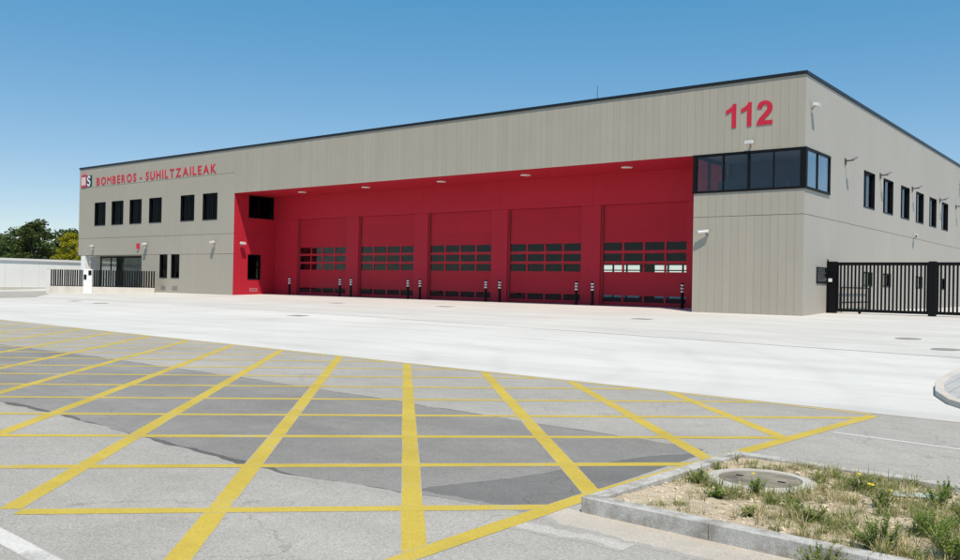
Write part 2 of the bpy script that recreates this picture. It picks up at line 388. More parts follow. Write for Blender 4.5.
mb = MB(); S_ = 3000; n_ = 24
mb.add([(-S_ + 2*S_*i/n_, -S_ + 2*S_*j/n_, -.80) for j in range(n_+1) for i in range(n_+1)], [(j*(n_+1)+i, j*(n_+1)+i+1, (j+1)*(n_+1)+i+1, (j+1)*(n_+1)+i) for j in range(n_) for i in range(n_)])
struct(mb.build('ground', M['ground']))
road = struct(MB().add([(-160,-46,ZR),(160,-46,ZR),(160,-16,ZR),(-160,-16,ZR)], [(0,1,2,3)]).build('road', M['asphalt']))
def strip_between(name, lo, hi, xs, mat, parent, dz=0.0, rows=None):
    """sheet between two curves y=lo(x) and y=hi(x), lying on the ground surface"""
    mb = MB(); rows = rows or 1; vs = []
    for x in xs:
        for k in range(rows + 1):
            y = lo(x) + (hi(x) - lo(x)) * k / rows; vs.append((x, y, zg(x, y) + dz))
    c = rows + 1
    mb.add(vs, [(i*c+k, (i+1)*c+k, (i+1)*c+k+1, i*c+k+1) for i in range(len(xs)-1) for k in range(rows)])
    return mb.build(name, mat, parent)
XS = [-60 + 2.0 * i for i in range(53)]
fore = struct(strip_between('forecourt', ye, lambda x: 0.0, XS, M['joint'], None, -.012))
strip_between('slab', lambda x: ye(x) + 0.0, lambda x: yj(x) - .03, XS, M['concrete'], fore, .0)
strip_between('slab', lambda x: yj(x) + .03, lambda x: 0.0, XS, M['concrete_b'], fore, .0)
# pale sealant lip where concrete meets asphalt
strip_between('edge_strip', lambda x: ye(x) - .07, lambda x: ye(x) - .005, XS, M['kerb_beige'], fore, .003)
bayf = struct(MB().add([(-36.1,0,0),(-4.57,0,0),(-4.57,3,.08),(-36.1,3,.08),(-36.1,4.2,.08),(-4.57,4.2,.08)], [(0,1,2,3),(3,2,5,4)]).build('bay_floor', M['concrete_b']))
struct(MB().add([(0,0,0),(44,0,0),(44,3,.08),(0,3,.08),(44,60,.08),(0,60,.08)], [(0,1,2,3),(3,2,4,5)]).build('side_yard', M['concrete_b']))
struct(MB().add([(-80,24.4,.05),(-5,24.4,.05),(-5,60,.05),(-80,60,.05)], [(0,1,2,3)]).build('rear_yard', M['concrete_b']))
struct(MB().add([(-56,0,.0),(-47,0,.0),(-47,1.6,.0),(-56,1.6,.0)], [(0,1,2,3)]).build('porch_floor', M['concrete_b']))
# asphalt lane on the far left
sl = MB(); pts = [(-120,-14),(-60,-11.9),(-44.0,-11.2),(-43.2,-9.2),(-49.5,-5.2),(-54,-3.0),(-57.5,2),(-57.5,30),(-120,40)]
sl.add([(x, y, zg(max(x, -60), y) + .006) for x, y in pts], [tuple(range(len(pts)))])
struct(sl.build('side_lane', M['asphalt']))
struct(MB().add([(-160,-17.4,-.60),(-60,-17.55,-.60),(-60,-11.0,-.40),(-160,-11,-.40)], [(0,1,2,3)]).build('lane_verge', M['concrete']))
struct(MB().add([(-57.6,0,-.01),(-56,0,-.01),(-56,46,-.01),(-57.6,46,-.01)], [(0,1,2,3)]).build('side_path', M['concrete_b']))

# dark repaired strip along the road, ragged edges
def ragged(f, a): return lambda x: f(x) + a * nz(x, 3.0, 1.5) + a * .5 * nz(x, 9.0, 6.0)
DLO = [(-60,-27.6),(-20,-28.8),(-.8,-29.16),(.8,-29.15),(2.4,-29.28),(5.36,-29.41),(6.5,-29.22),(7.2,-29.08),(7.62,-28.98)]
DHI = [(-60,-23.4),(-10.5,-25.0),(-6.75,-24.97),(-3.66,-25.08),(-.96,-25.17),(2.5,-25.38),(5.36,-25.65),(6.7,-25.72),(7.62,-25.85)]
xs = [-60 + i for i in range(50)] + [-10 + .12 * i for i in range(147)]
def sheet(name, lo, hi, xs, mat, dz, parent=road, fade=.10):
    mb = MB(); vs = []
    for x in xs:
        a, b = lo(x), hi(x); f_ = min(fade, (b - a) * .45)
        vs += [(x, y, ZR + dz) for y in (a - f_, a + f_, b - f_, b + f_)]
    mb.add(vs, [(4*i+k, 4*i+k+4, 4*i+k+5, 4*i+k+1) for i in range(len(xs)-1) for k in range(3)]); o = mb.raw(name, mat, parent)
    at = o.data.attributes.new('inside', 'FLOAT', 'POINT'); at.data.foreach_set('value', [0., 1., 1., 0.] * len(xs))
    return o
tag(sheet('asphalt_patch', ragged(lambda x: interp(DLO, x), .04), ragged(lambda x: interp(DHI, x), .03), xs, M['asphalt_dark'], .0006), 'darker resurfaced strip along the road')
def seam(f, a, hw, x0, x1, ph):
    """bitumen seam along the repair: thick, thin and broken by turns"""
    g = ragged(lambda x: interp(f, x), a); w_ = lambda x: hw * max(.03, .35 + .9 * nz(x, ph, .9) + .3 * nz(x, ph, 5.))
    n = int((x1 - x0) / .1); mb = MB(); vs = []
    for i in range(n + 1): x = x0 + (x1 - x0) * i / n; vs += [(x, g(x) - w_(x) * .5, ZR + .0009), (x, g(x) + w_(x) * .5 + .02 * nz(x, ph + 4, 7.) * hw, ZR + .0009)]
    mb.add(vs, [(2*i, 2*i+2, 2*i+3, 2*i+1) for i in range(n)]); mb.raw('patch_seam', M['asphalt_seam'], road)
seam(DLO, .04, .13, -14, 7.5, 3.0); seam(DHI, .03, .06, -14, 7.5, 8.0)
xs2 = [6.55 + .05 * i for i in range(22)]
sheet('asphalt_patch', lambda x: interp([(6.55,-29.1),(7.62,-28.98)], x) + .02*nz(x,2.,9), lambda x: interp([(6.55,-28.95),(6.85,-28.2),(7.05,-27.3),(7.25,-26.5),(7.62,-25.95)], x) + .03*nz(x,7.,9), xs2, M['asphalt_new'], .0012)
# painted box: two families of diagonals, a side edge and the thin line along the concrete
def stripe(name, pts, wd, mat, dz, parent=road, zf=None):
    mb = MB(); P = [Vector((x, y)) for x, y in pts]; vs = []
    Q = []
    for i in range(len(P) - 1):
        k = max(1, int((P[i+1] - P[i]).length / .4))
        for j in range(k): Q.append(P[i].lerp(P[i+1], j / k))
    Q.append(P[-1])
    for i, q in enumerate(Q):
        d = (Q[min(i+1, len(Q)-1)] - Q[max(i-1, 0)]).normalized(); nrm = Vector((-d.y, d.x))
        w1 = wd/2 * (1 + .05*nz(q.x*3, q.y*3, 2.)); w2 = wd/2 * (1 + .05*nz(q.y*3, q.x*3, 2.)); e_ = .013
        for o_ in (w1, w1 - e_, e_ - w2, -w2): t_ = q + nrm * o_; vs.append((t_.x, t_.y, ZR + dz))
    mb.add(vs, [(4*i+k, 4*i+k+1, 4*i+k+5, 4*i+k+4) for i in range(len(Q)-1) for k in range(3)])
    o = mb.raw(name, mat, parent)
    at = o.data.attributes.new('inside', 'FLOAT', 'POINT')
    at.data.foreach_set('value', [0., 1., 1., 0.] * len(Q))
    return o
RE = [(7.66, -31.6), (7.66, -28.43), (7.85, -25.51), (8.14, -21.9)]
def xre(y): return interp([(b, a) for a, b in RE], y)
stripe('yellow_line', RE, .16, M['yellow'], .0026)
stripe('yellow_line', [(x, ye(x) - .16) for x in [-60, -40, -23, -10, -3.4, 4.4, 8.1]], .12, M['yellow_worn'], .0030)
def clipline(px, py, dx, dy):
    """clip a diagonal to the painted box"""
    best = []
    for k in range(-3000, 3000):
        t = k * .02; x = px + dx * t; y = py + dy * t
        if -41 < x < xre(y) - .02 and y < ye(x) - .18 and y > -29.6 + (x + 40) * (-2.02/47.66) + .02: best.append((x, y))
    return (best[0], best[-1]) if len(best) > 4 else None
bx = [4.93, 3.00, 1.08, -1.10, -3.22, -5.32] + [-5.32 - 2.11 * k for k in range(1, 16)]
slopes = [-1.045, -1.04, -1.062, -1.06, -1.048, -1.045] + [-1.045] * 20
tops = [-21.44, -21.32, -21.27, -21.06, -20.95, -20.87]
for i, x in enumerate(bx):
    y = tops[i] if i < 6 else ye(x) - .05
    d = Vector((1, slopes[i])).normalized(); c = clipline(x, y, d.x, d.y)
    if c: stripe('yellow_line', c, .165, M['yellow'], .0016)
for k in range(16):
    c0 = -36.43 + 2.16 * k; sl_ = .985 if k < 2 else .95
    # anchored on the line of sight measured near the left of the box
    ax = [5.63, 4.30, 2.96, 1.2, -.9, -3.3, -5.7, -8.2, -10.6, -13.5][k] if k < 10 else -13.5 - 2.5 * (k - 9)
    d = Vector((1, sl_)).normalized(); c = clipline(ax, ax + c0, d.x, d.y)
    if c: stripe('yellow_line', c, .15, M['yellow'], .0021)
stripe('white_line', [(5.05, -31.78), (6.3, -31.85), (7.4, -31.9)], .15, M['whiteline'], .0014)
stripe('white_line', [(8.15, -23.68), (9.5, -23.84), (13, -24.2), (40, -26)], .07, M['whiteline'], .0014)

# ------------------------------------------------------------------ building
FZ = lambda u, v, d: (u, d, v)               # front, outer face d=0
SD = lambda u, v, d: (-d, u, v)              # side wall, facing +x
LR = lambda u, v, d: (-36.1 - d, u, v)       # left cheek of the bay, facing +x
RRt = lambda u, v, d: (-4.57 + d, u, v)      # right cheek of the bay, facing -x
H = 9.36; SOF = 6.54; Z1 = 3.95; Z2 = 7.86; Z0 = 2.65; XL = -56.0; BACK = 3.3
fs = thing('fire_station', 'long taupe fire station with red recessed bay of garage doors and black coping', 'fire station', (-28, 10, 0))
FW = [(-53.60,-52.03),(-51.12,-49.50),(-48.61,-47.03),(-46.02,-44.45),(-42.11,-40.52),(-39.53,-37.93)]
FH = [(a, b, 4.91, 6.65) for a, b in FW]
LH = [(-44.54,-43.62,1.03,2.65), (-43.12,-42.15,1.03,2.65)]
PORCH = (XL, -46.88, -1, 2.63)
SW = [(8.2,10.07),(11.65,13.55),(15.16,17.04),(18.57,20.44),(21.95,23.86),(25.4,27.29)]
SH = [(a, b, 4.88, 6.56) for a, b in SW]
SL = [(8.48,9.89,1.24,1.89),(11.85,13.35,1.24,1.89),(18.76,20.45,1.22,1.87),(25.53,26.95,1.20,1.87)]
CG = (-4.57, 0.05, 4.95, 6.53)
# core walls (joints between the cladding boards show this)
core = MB()
core.holed(FZ, XL + .03, -36.1 - .03, -.1, H, FH + LH + [PORCH], .03, .30)
core.holed(FZ, -36.13, -.03, SOF + .03, H, [], .03, .30)
core.holed(FZ, -4.54, -.03, -.1, 4.92, [], .03, .30)
core.holed(SD, .301, 46, -.1, H, SH + SL + [(0, 3.05, 4.95, 6.53)], .03, .30)
core.build('wall_core', M['core'], fs)
fw_ = MB().box(XL+.05, XL+.09, .31, 46, 2.7, H).build('side_wall', M['clad_side'], fs)
# front cladding: wide panels left, single boards over and beside the bay
front = fs
cols = []
x = XL
while x < -36.2: cols.append((x, min(x + 1.9925, -36.1))); x += 1.9925
for (a, b) in cols:
    for (z0, z1) in ((-.02, Z0), (Z0, Z1), (Z1, Z2), (Z2, H)):
        hs = FH + LH + ([PORCH] if z0 < Z0 else [])
        if z0 < Z0 and b <= PORCH[1]: continue
        mb = MB().holed(FZ, a + .004, b - .004, z0 + (.012 if z0 > 0 else 0), z1 - .012, hs, 0.0, .028)
        if mb.f: mb.build('panel', M['clad_seam'], fs)
PW = .3235
shared = {}
def board(x0, z0, z1, wid=PW, gap=.006):
    key = (round(z1 - z0, 3), round(wid, 3))
    if key not in shared: shared[key] = MB().box(gap/2, wid - gap/2, 0, .028, 0, z1 - z0).mesh('panel', M['clad'])
    o = link('panel', shared[key], fs); o.location = (x0, random.uniform(-.0015, .0015), z0); return o
nb = 97; wb = (36.1 - 4.57) / nb
for i in range(nb): board(-36.1 + i * wb, SOF, H, wb)
nr = 14; wr = 4.57 / nr
for i in range(nr):
    board(-4.57 + i * wr, SOF + .01, H, wr)
    board(-4.57 + i * wr, Z1 + .01, 4.94, wr)
    board(-4.57 + i * wr, -.03, Z1 - .01, wr)
# side cladding
y = 0.0
while y < 46:
    y1 = min(y + 3.3, 46)
    for (z0, z1) in ((-.03, Z1), (Z1, H)):
        mb = MB().holed(SD, y + .003, y1 - .003, z0 + (.01 if z0 > 0 else 0), z1 - .01, SH + SL + [(-.1, 3.05, 4.95, 6.53)], -.004, .028)
        if mb.f: mb.build('panel', M['clad_side'], fs)
    y = y1
# copings
cp = MB().box(XL - .04, .05, -.045, .35, H + .002, H + .13); cp.build('coping', M['coping'], fs)
MB().box(-.35, .05, .352, 46.04, H + .002, H + .13).build('coping', M['coping'], fs)
MB().box(XL - .04, XL + .3, .352, 46, H + .002, H + .13).build('coping', M['coping'], fs)
MB().box(XL + .1, -.31, .31, 46, H - .30, H - .12).build('roof', M['core'], fs)
# bay: soffit, cheeks, back wall
MB().box(-36.1, -4.57, .029, BACK + .2, SOF, SOF + .03).build('soffit', M['red'], fs)
CHL = [(1.14, 3.14, 5.04, 6.50), (1.13, 2.13, 1.03, 2.64)]
for (a, b) in ((.0, 1.63), (1.63, BACK)):
    for (z0, z1) in ((-.02, Z0), (Z0, Z1), (Z1, SOF)):
        MB().holed(LR, a + .003, b - .003, z0 + .004, z1 - .004, CHL, 0, .03).build('red_panel', M['red_ret'], fs)
MB().holed(LR, .31, 24, -.1, 9.0, CHL, .031, .25).build('wall_core', M['core'], fs)
for (a, b) in ((.03, 1.63), (1.63, BACK)):
    for (z0, z1) in ((-.02, Z0), (Z0, 4.92)):
        MB().holed(RRt, a + .003, b - .003, z0 + .004, z1 - .004, [], 0, .03).build('red_panel', M['red_ret'], fs)
MB().holed(RRt, .31, 24, -.1, 9.0, [(0, 3.05, 4.93, 6.55)], .031, .22).build('wall_core', M['core'], fs)
DOORS = [(-33.80,-29.17),(-28.08,-23.46),(-22.38,-17.76),(-16.69,-12.08),(-10.98,-6.36)]
HEAD = 5.0
BK = lambda u, v, d: (u, BACK + d, v)
edges = [-36.1] + [t for d in DOORS for t in d] + [-4.57]
for i in range(0, len(edges) - 1, 2):          # piers
    MB().mbox(BK, edges[i] + .002, edges[i+1] - .002, 0, HEAD - .006, 0, .35).build('pier', M['red'], fs)
hx = [-36.1] + [(DOORS[i][1] + DOORS[i+1][0]) / 2 + .1 for i in range(4)] + [-4.57]
for i in range(5):
    MB().mbox(BK, hx[i] + .004, hx[i+1] - .004, HEAD + .004, SOF - .002, 0, .35).build('red_panel', M['red'], fs)

def make_door(x0, x1):
    d = bpy.data.objects.new('garage_door', None); COL.objects.link(d); d.parent = fs; d.matrix_parent_inverse = Matrix.Translation(-fs.location)
    d.location = (x0, BACK + .16, .08)
    P = lambda nm, mb, mt: link_local(nm, mb, mt, d)
    W = x1 - x0
    a0, a1 = .07, W - .07
    # guide rails
    P('guide_rail', MB().box(.0, .065, -.10, .04, 0, 4.92), M['red_frame']); P('guide_rail', MB().box(W - .065, W, -.10, .04, 0, 4.92), M['red_frame'])
    P('guide_rail', MB().box(.066, .10, -.06, -.02, .02, 4.90), M['rail'])
    rows = [(.18, .49), (1.64, 2.03), (2.16, 2.54), (2.68, 3.07)]
    # solid sections
    zs = [.01, .17]
    P('section', MB().box(a0, a1, 0, .05, .012, .165), M['red_door'])
    for (z0, z1) in ((.504, 1.0625), (1.065, 1.6285), (3.083, 3.7025), (3.705, 4.3125), (4.315, 4.91)):
        P('section', MB().box(a0, a1, 0, .05, z0, z1), M['red_door'])
    nP = 4; pw = (a1 - a0) / nP
    for ri, (z0, z1) in enumerate(rows):
        lo = {0: .167, 1: 1.630, 2: 2.095, 3: 2.61}[ri]; hi = {0: .503, 1: 2.093, 2: 2.608, 3: 3.082}[ri]
        hl = [(a0 + i * pw + .05, a0 + (i+1) * pw - .05, z0, z1) for i in range(nP)]
        P('section', MB().holed(lambda u, v, q: (u, q, v), a0, a1, lo, hi, hl, -.004, .05), M['red_frame'])
        for (u0, u1, v0, v1) in hl:
            if ri == 0: P('grille', MB().box(u0 - .01, u1 + .01, .022, .030, v0 - .004, v1 - .10) , M['dark_kick'])
            else: P('pane', MB().box(u0 - .01, u1 + .01, .022, .030, v0 - .004, v1 + .004), M['glass_door'])
        if ri == 0:
            for (u0, u1, v0, v1) in hl: P('pane', MB().box(u0 - .01, u1 + .01, .022, .030, v1 - .098, v1 + .004), M['glass_door'])
    return d
def link_local(nm, mb, mt, par):
    o = mb.build(nm, mt); o.parent = par; return o
d0 = make_door(*DOORS[0])
kids0 = list(d0.children)
for (a, b) in DOORS[1:]:
    c = d0.copy(); COL.objects.link(c); c.location.x = a
    for ch in kids0:
        k = ch.copy(); COL.objects.link(k); k.parent = c
# hall behind the doors
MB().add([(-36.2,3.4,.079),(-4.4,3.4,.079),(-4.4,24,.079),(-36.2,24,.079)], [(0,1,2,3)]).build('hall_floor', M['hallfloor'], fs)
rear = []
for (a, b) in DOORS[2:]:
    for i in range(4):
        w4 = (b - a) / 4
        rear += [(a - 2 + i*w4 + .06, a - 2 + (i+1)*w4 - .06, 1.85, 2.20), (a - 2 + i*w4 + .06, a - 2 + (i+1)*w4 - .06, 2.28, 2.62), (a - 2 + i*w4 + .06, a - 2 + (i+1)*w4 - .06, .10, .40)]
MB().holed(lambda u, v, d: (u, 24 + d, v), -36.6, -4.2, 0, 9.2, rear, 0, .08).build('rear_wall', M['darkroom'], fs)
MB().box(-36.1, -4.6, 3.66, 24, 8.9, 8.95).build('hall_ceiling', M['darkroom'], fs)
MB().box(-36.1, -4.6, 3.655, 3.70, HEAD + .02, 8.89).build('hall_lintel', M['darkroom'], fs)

# windows ------------------------------------------------------------
def window(mp, u0, u1, v0, v1, rev=.12, fr=.06, mull=(), glassm='glass_dark', sill=True, back=True):
    f = MB().holed(mp, u0 + .001, u1 - .001, v0 + .001, v1 - .001, [(u0 + fr, u1 - fr, v0 + fr, v1 - fr)], rev - .03, rev + .05)
    for q in mull: f.mbox(mp, q - .03, q + .03, v0 + fr, v1 - fr, rev - .025, rev + .045)
    # lining of the opening
    f.holed(mp, u0 - .012, u1 + .012, v0 - .012, v1 + .012, [(u0 + .012, u1 - .012, v0 + .012, v1 - .012)], -.012, rev - .031)
    w_ = f.build('window', M['black'], fs)
    uu_ = [u0 + fr] + list(mull) + [u1 - fr]
    for i in range(len(uu_) - 1):
        p = MB().mbox(mp, uu_[i], uu_[i+1], v0 + fr, v1 - fr, rev + .005, rev + .014).build('pane', M[glassm]); p.parent = w_
        p.matrix_parent_inverse = w_.matrix_parent_inverse.copy() if False else Matrix.Identity(4)
        p.matrix_parent_inverse = fs.matrix_world.inverted() if False else Matrix.Identity(4)
    if sill:
        s = MB().mbox(mp, u0 + .014, u1 - .014, v0 + .013, v0 + .035, -.03, rev - .032).build('sill', M['coping']); s.parent = w_
    return w_
for (a, b, c, d) in FH: window(FZ, a, b, c, d, mull=((a + b) / 2 + .15,))
for (a, b, c, d) in LH: window(FZ, a, b, c, d)
for (a, b, c, d) in SH: window(SD, a, b, c, d, mull=(a + .72,), glassm='glass_side')
for (a, b, c, d) in SL: window(SD, a, b, c, d, mull=((a + b) / 2,), rev=.08, glassm='glass_side')
window(LR, *CHL[0], mull=(2.0,)); window(LR, *CHL[1])
# rooms behind the windows stay dark: closed liners
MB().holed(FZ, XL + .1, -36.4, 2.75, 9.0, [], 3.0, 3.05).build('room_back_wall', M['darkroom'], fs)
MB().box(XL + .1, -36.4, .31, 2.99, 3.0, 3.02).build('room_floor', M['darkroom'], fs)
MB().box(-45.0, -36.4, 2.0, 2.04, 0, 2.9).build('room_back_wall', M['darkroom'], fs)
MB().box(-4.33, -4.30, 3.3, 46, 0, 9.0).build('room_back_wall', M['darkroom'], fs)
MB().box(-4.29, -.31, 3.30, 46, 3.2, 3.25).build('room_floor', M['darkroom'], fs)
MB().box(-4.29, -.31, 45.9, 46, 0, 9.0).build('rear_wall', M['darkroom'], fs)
# glazed corner office
cg = bpy.data.objects.new('corner_glazing', None); COL.objects.link(cg); cg.parent = fs; cg.matrix_parent_inverse = Matrix.Translation(-fs.location)
tag(cg, 'black framed glazed corner office window wrapping the building corner')
def cpart(nm, mb, mt): o = mb.build(nm, mt); o.parent = cg; return o
zb, zt = 4.95, 6.53
FRM = MB()
FRM.box(-4.62, .065, -.035, .16, zt - .08, zt + .012); FRM.box(-4.62, .065, -.035, .16, zb - .012, zb + .08)
FRM.box(-.13, .064, .161, 3.07, zt - .08, zt + .011); FRM.box(-.13, .064, .161, 3.07, zb - .011, zb + .08)
FRM.box(-4.621, -4.45, .161, 3.07, zt - .08, zt + .011); FRM.box(-4.621, -4.45, .161, 3.07, zb - .011, zb + .08)
FRM.box(-.17, .062, -.032, .17, zb + .08, zt - .08); FRM.box(-4.61, -4.45, -.03, .12, zb + .08, zt - .08)
FRM.box(-.12, .06, 2.97, 3.065, zb + .08, zt - .08); FRM.box(-4.615, -4.46, 2.97, 3.065, zb + .08, zt - .08)
cpart('frame', FRM, M['black'])
for q, t in ((-3.3, .018), (-2.23, .045), (-1.22, .016)): cpart('mullion', MB().box(q - t, q + t, -.02, .10, zb + .08, zt - .08), M['black'])
cpart('mullion', MB().box(-.09, .05, 1.44, 1.49, zb + .08, zt - .08), M['black'])
cpart('mullion', MB().box(-4.60, -4.48, 1.44, 1.49, zb + .08, zt - .08), M['black'])
us = [-4.45, -3.3, -2.23, -1.22, -.17]
for i in range(4): cpart('pane', MB().box(us[i] + .02, us[i+1] - .02, .03, .042, zb + .08, zt - .08), M['glass_corner'])
for a, b in ((.17, 1.44), (1.49, 2.97)):
    cpart('pane', MB().box(.0, .012, a, b, zb + .08, zt - .08), M['glass_corner'])
    cpart('pane', MB().box(-4.56, -4.548, a, b, zb + .08, zt - .08), M['glass_corner'])
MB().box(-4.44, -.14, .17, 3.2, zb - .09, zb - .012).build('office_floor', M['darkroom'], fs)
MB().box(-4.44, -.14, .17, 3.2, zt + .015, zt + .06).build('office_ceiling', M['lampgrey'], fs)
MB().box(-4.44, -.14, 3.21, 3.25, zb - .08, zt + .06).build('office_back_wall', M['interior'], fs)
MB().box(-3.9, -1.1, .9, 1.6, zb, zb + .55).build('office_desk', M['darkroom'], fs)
# porch
PD = 1.6
PB = lambda u, v, d: (u, PD + d, v)
MB().box(XL + .02, -46.88, .029, PD + .3, 2.632, 2.67).build('porch_ceiling', M['clad_seam'], fs)
MB().box(-46.879, -46.84, .03, PD, -.02, 2.63).build('porch_cheek', M['clad_side'], fs)
MB().mbox(PB, -57.15, -55.62, -.02, 2.63, 0, .1).build('porch_wall', M['clad_seam'], fs)
MB().mbox(PB, -49.55, -46.88, -.02, 2.63, 0, .1).build('porch_wall', M['clad_seam'], fs)
MB().box(-55.58, -54.92, .02, .36, -.1, 2.63).build('column', M['white'], fs)
dr = MB()
for a, b in ((-55.62, -55.54), (-54.1, -54.04), (-52.55, -52.43), (-49.62, -49.55)): dr.mbox(PB, a, b, 0, 2.62, .02, .10)
dr.mbox(PB, -55.6, -49.56, 2.50, 2.62, .021, .099); dr.mbox(PB, -55.6, -49.56, -.02, .06, .021, .099)
gd = dr.build('entrance_glazing', M['black'], fs)
for a, b in ((-55.54,-54.1),(-54.04,-52.55),(-52.43,-49.62)):
    p = MB().mbox(PB, a, b, .06, 2.5, .05, .06).build('pane', M['glass_entry']); p.parent = gd
for (a, b) in ((-52.4,-51.6),(-51.55,-50.6),(-50.55,-49.7)):
    cu = MB(); n = 16; vs = []
    for i in range(n + 1):
        u = a + (b - a) * i / n; q = .22 + .035 * math.sin(i * 2.4); vs += [(u, PD + q, .05), (u, PD + q, 2.5)]
    cu.add(vs, [(2*i, 2*i+2, 2*i+3, 2*i+1) for i in range(n)])
    o = cu.build('curtain', M['curtain']); o.parent = gd
MB().box(-55.7, -46.9, 3.0, 3.04, 0, 2.9).build('room_back_wall', M['darkroom'], fs)
# vents in the plinth
def vent(mp, u0, u1, v0, v1, mt):
    v = MB().holed(mp, u0, u1, v0, v1, [(u0+.03, u1-.03, v0+.03, v1-.03)], -.014, .0)
    for i in range(4):
        z = v0 + .03 + (v1 - v0 - .06) * (i + .5) / 4; v.mbox(mp, u0 + .03, u1 - .03, z - .012, z + .012, -.010, -.002)
    v.build('vent', mt, fs)
vent(FZ, -44.33, -43.76, .2, .48, M['lampgrey']); vent(FZ, -42.94, -42.32, .2, .48, M['lampgrey']); vent(LR, 1.30, 1.92, .22, .46, M['pink'])

# ------------------------------------------------------------------ lettering
def letters_from_font(text, height, x0, x1, z0, name, label):
    root = thing(name, label, 'sign', ((x0 + x1) / 2, .0, z0))
    tmp = []
    for ch in text:
        if ch == ' ': tmp.append(None); continue
        cu = bpy.data.curves.new('glyph', 'FONT'); cu.body = ch; cu.size = 1.0; cu.extrude = .010; cu.offset = 0.0 if ch == 'M' else .022; cu.resolution_u = 4
        o = bpy.data.objects.new('glyph', cu); COL.objects.link(o); tmp.append(o)
    bpy.context.view_layer.update(); dg = bpy.context.evaluated_depsgraph_get()
    ms = []
    for o in tmp:
        if o is None: ms.append(None); continue
        me = bpy.data.meshes.new_from_object(o.evaluated_get(dg)); ms.append(me)
    for o in tmp:
        if o: bpy.data.objects.remove(o)
    capH = max(v.co.y for v in ms[0].vertices) - min(v.co.y for v in ms[0].vertices)
    sc = height / capH; sx = sc * 1.1
    ws = [(max(v.co.x for v in me.vertices) - min(v.co.x for v in me.vertices)) * sx if me else .12 for me in ms]
    gap = (x1 - x0 - sum(ws)) / (len(ws) - 1); x = x0
    for me, wd in zip(ms, ws):
        if me:
            mnx = min(v.co.x for v in me.vertices); 
            for v in me.vertices:
                v.co = Vector(((v.co.x - mnx) * sx, -.012 - v.co.z, v.co.y * sc))
            me.materials.clear(); me.materials.append(M['red_sign'])
            bm = bmesh.new(); bm.from_mesh(me); bmesh.ops.recalc_face_normals(bm, faces=bm.faces); bm.to_mesh(me); bm.free()
            o = link('letter', me); o.parent = root; o.location = (x - root.location.x, 0, 0)
        x += wd + gap
    return root
letters_from_font('BOMBEROS-SUHILTZAILEAK'.replace('-', ' - '), .60, -53.4, -38.12, 7.985, 'wall_lettering', 'row of raised red capital letters along the taupe facade beside the emblem')
G1 = [(.28,0),(.46,0),(.46,1),(.32,1),(.28,.90),(.17,.82),(.03,.755),(.03,.585),(.16,.63),(.28,.71)]
G2 = [(.02,0),(.66,0),(.66,.18),(.30,.18),(.36,.25),(.50,.38),(.60,.50),(.65,.61),(.66,.71),(.63,.83),(.55,.93),(.44,.985),(.34,1.0),(.22,.98),(.12,.92),(.06,.82),(.04,.69),(.235,.67),(.25,.76),(.29,.82),(.35,.84),(.41,.82),(.45,.77),(.455,.70),(.43,.62),(.37,.54),(.22,.39),(.10,.24),(.04,.12)]
num = thing('number_sign', 'large raised red numerals 112 above the glazed corner office', 'sign', (-2.25, -.003, 7.54))
for g, xo in ((G1, -3.24), (G1, -2.60), (G2, -1.95)):
    mb = MB(); n = len(g); P = [(-2.25*0 + u * 1.0, v * .97) for u, v in g]
    mb.add([(u, -.022, v) for u, v in P] + [(u, .0, v) for u, v in P], [tuple(range(n)), tuple(range(2*n-1, n-1, -1))] + [(i, (i+1) % n, n + (i+1) % n, n + i) for i in range(n)])
    me = mb.mesh('numeral', M['red_sign']); o = link('numeral', me); o.parent = num; o.location = (xo + 2.25, 0, 0)
em = thing('wall_emblem', 'small emblem of a pink striped plate and a navy plate with a white S', 'emblem', (-54.9, -.03, 7.9))
def epart(nm, mb, mt): o = mb.build(nm, mt); o.parent = em; o.matrix_parent_inverse = Matrix.Translation(-em.location); return o
epart('red_plate', MB().box(-55.67, -54.90, -.04, -.004, 7.92, 8.86), M['pink'])
epart('plate_base', MB().box(-55.67, -54.90, -.046, -.041, 7.92, 8.06), M['red_sign'])
epart('plate_band', MB().box(-55.67, -54.90, -.046, -.041, 8.74, 8.86), M['red_sign'])
for q in (-55.55, -55.27): epart('white_stripe', MB().box(q, q + .13, -.047, -.041, 8.10, 8.70), M['white'])
epart('navy_plate', MB().box(-54.885, -54.12, -.04, -.004, 7.97, 8.80), M['navy'])
crown = MB().box(-55.60, -54.97, -.03, -.004, 8.90, 9.00)
for q in (-55.58, -55.35, -55.12): crown.box(q, q + .13, -.03, -.004, 9.001, 9.12)
epart('crown', crown, M['pink'])
sS = MB(); pth = [(.72,.80),(.55,.93),(.30,.90),(.18,.72),(.32,.56),(.58,.46),(.76,.32),(.66,.12),(.42,.05),(.16,.16)]
for i in range(len(pth) - 1):
    (a, b), (c, d) = pth[i], pth[i+1]; p0 = Vector((a, b)); p1 = Vector((c, d)); dd = (p1 - p0).normalized() * .03; nn = Vector((-dd.y, dd.x)).normalized() * .085
    p0 = p0 - dd; p1 = p1 + dd; q = [p0 + nn, p1 + nn, p1 - nn, p0 - nn]; yy = -.047 - .0004 * i
    sS.add([(-54.83 + t.x * .66, yy, 8.0 + t.y * .77) for t in q] + [(-54.83 + t.x * .66, -.0405, 8.0 + t.y * .77) for t in q], [(0,1,2,3),(7,6,5,4),(0,4,5,1),(1,5,6,2),(2,6,7,3),(3,7,4,0)])
epart('letter', sS, M['white'])

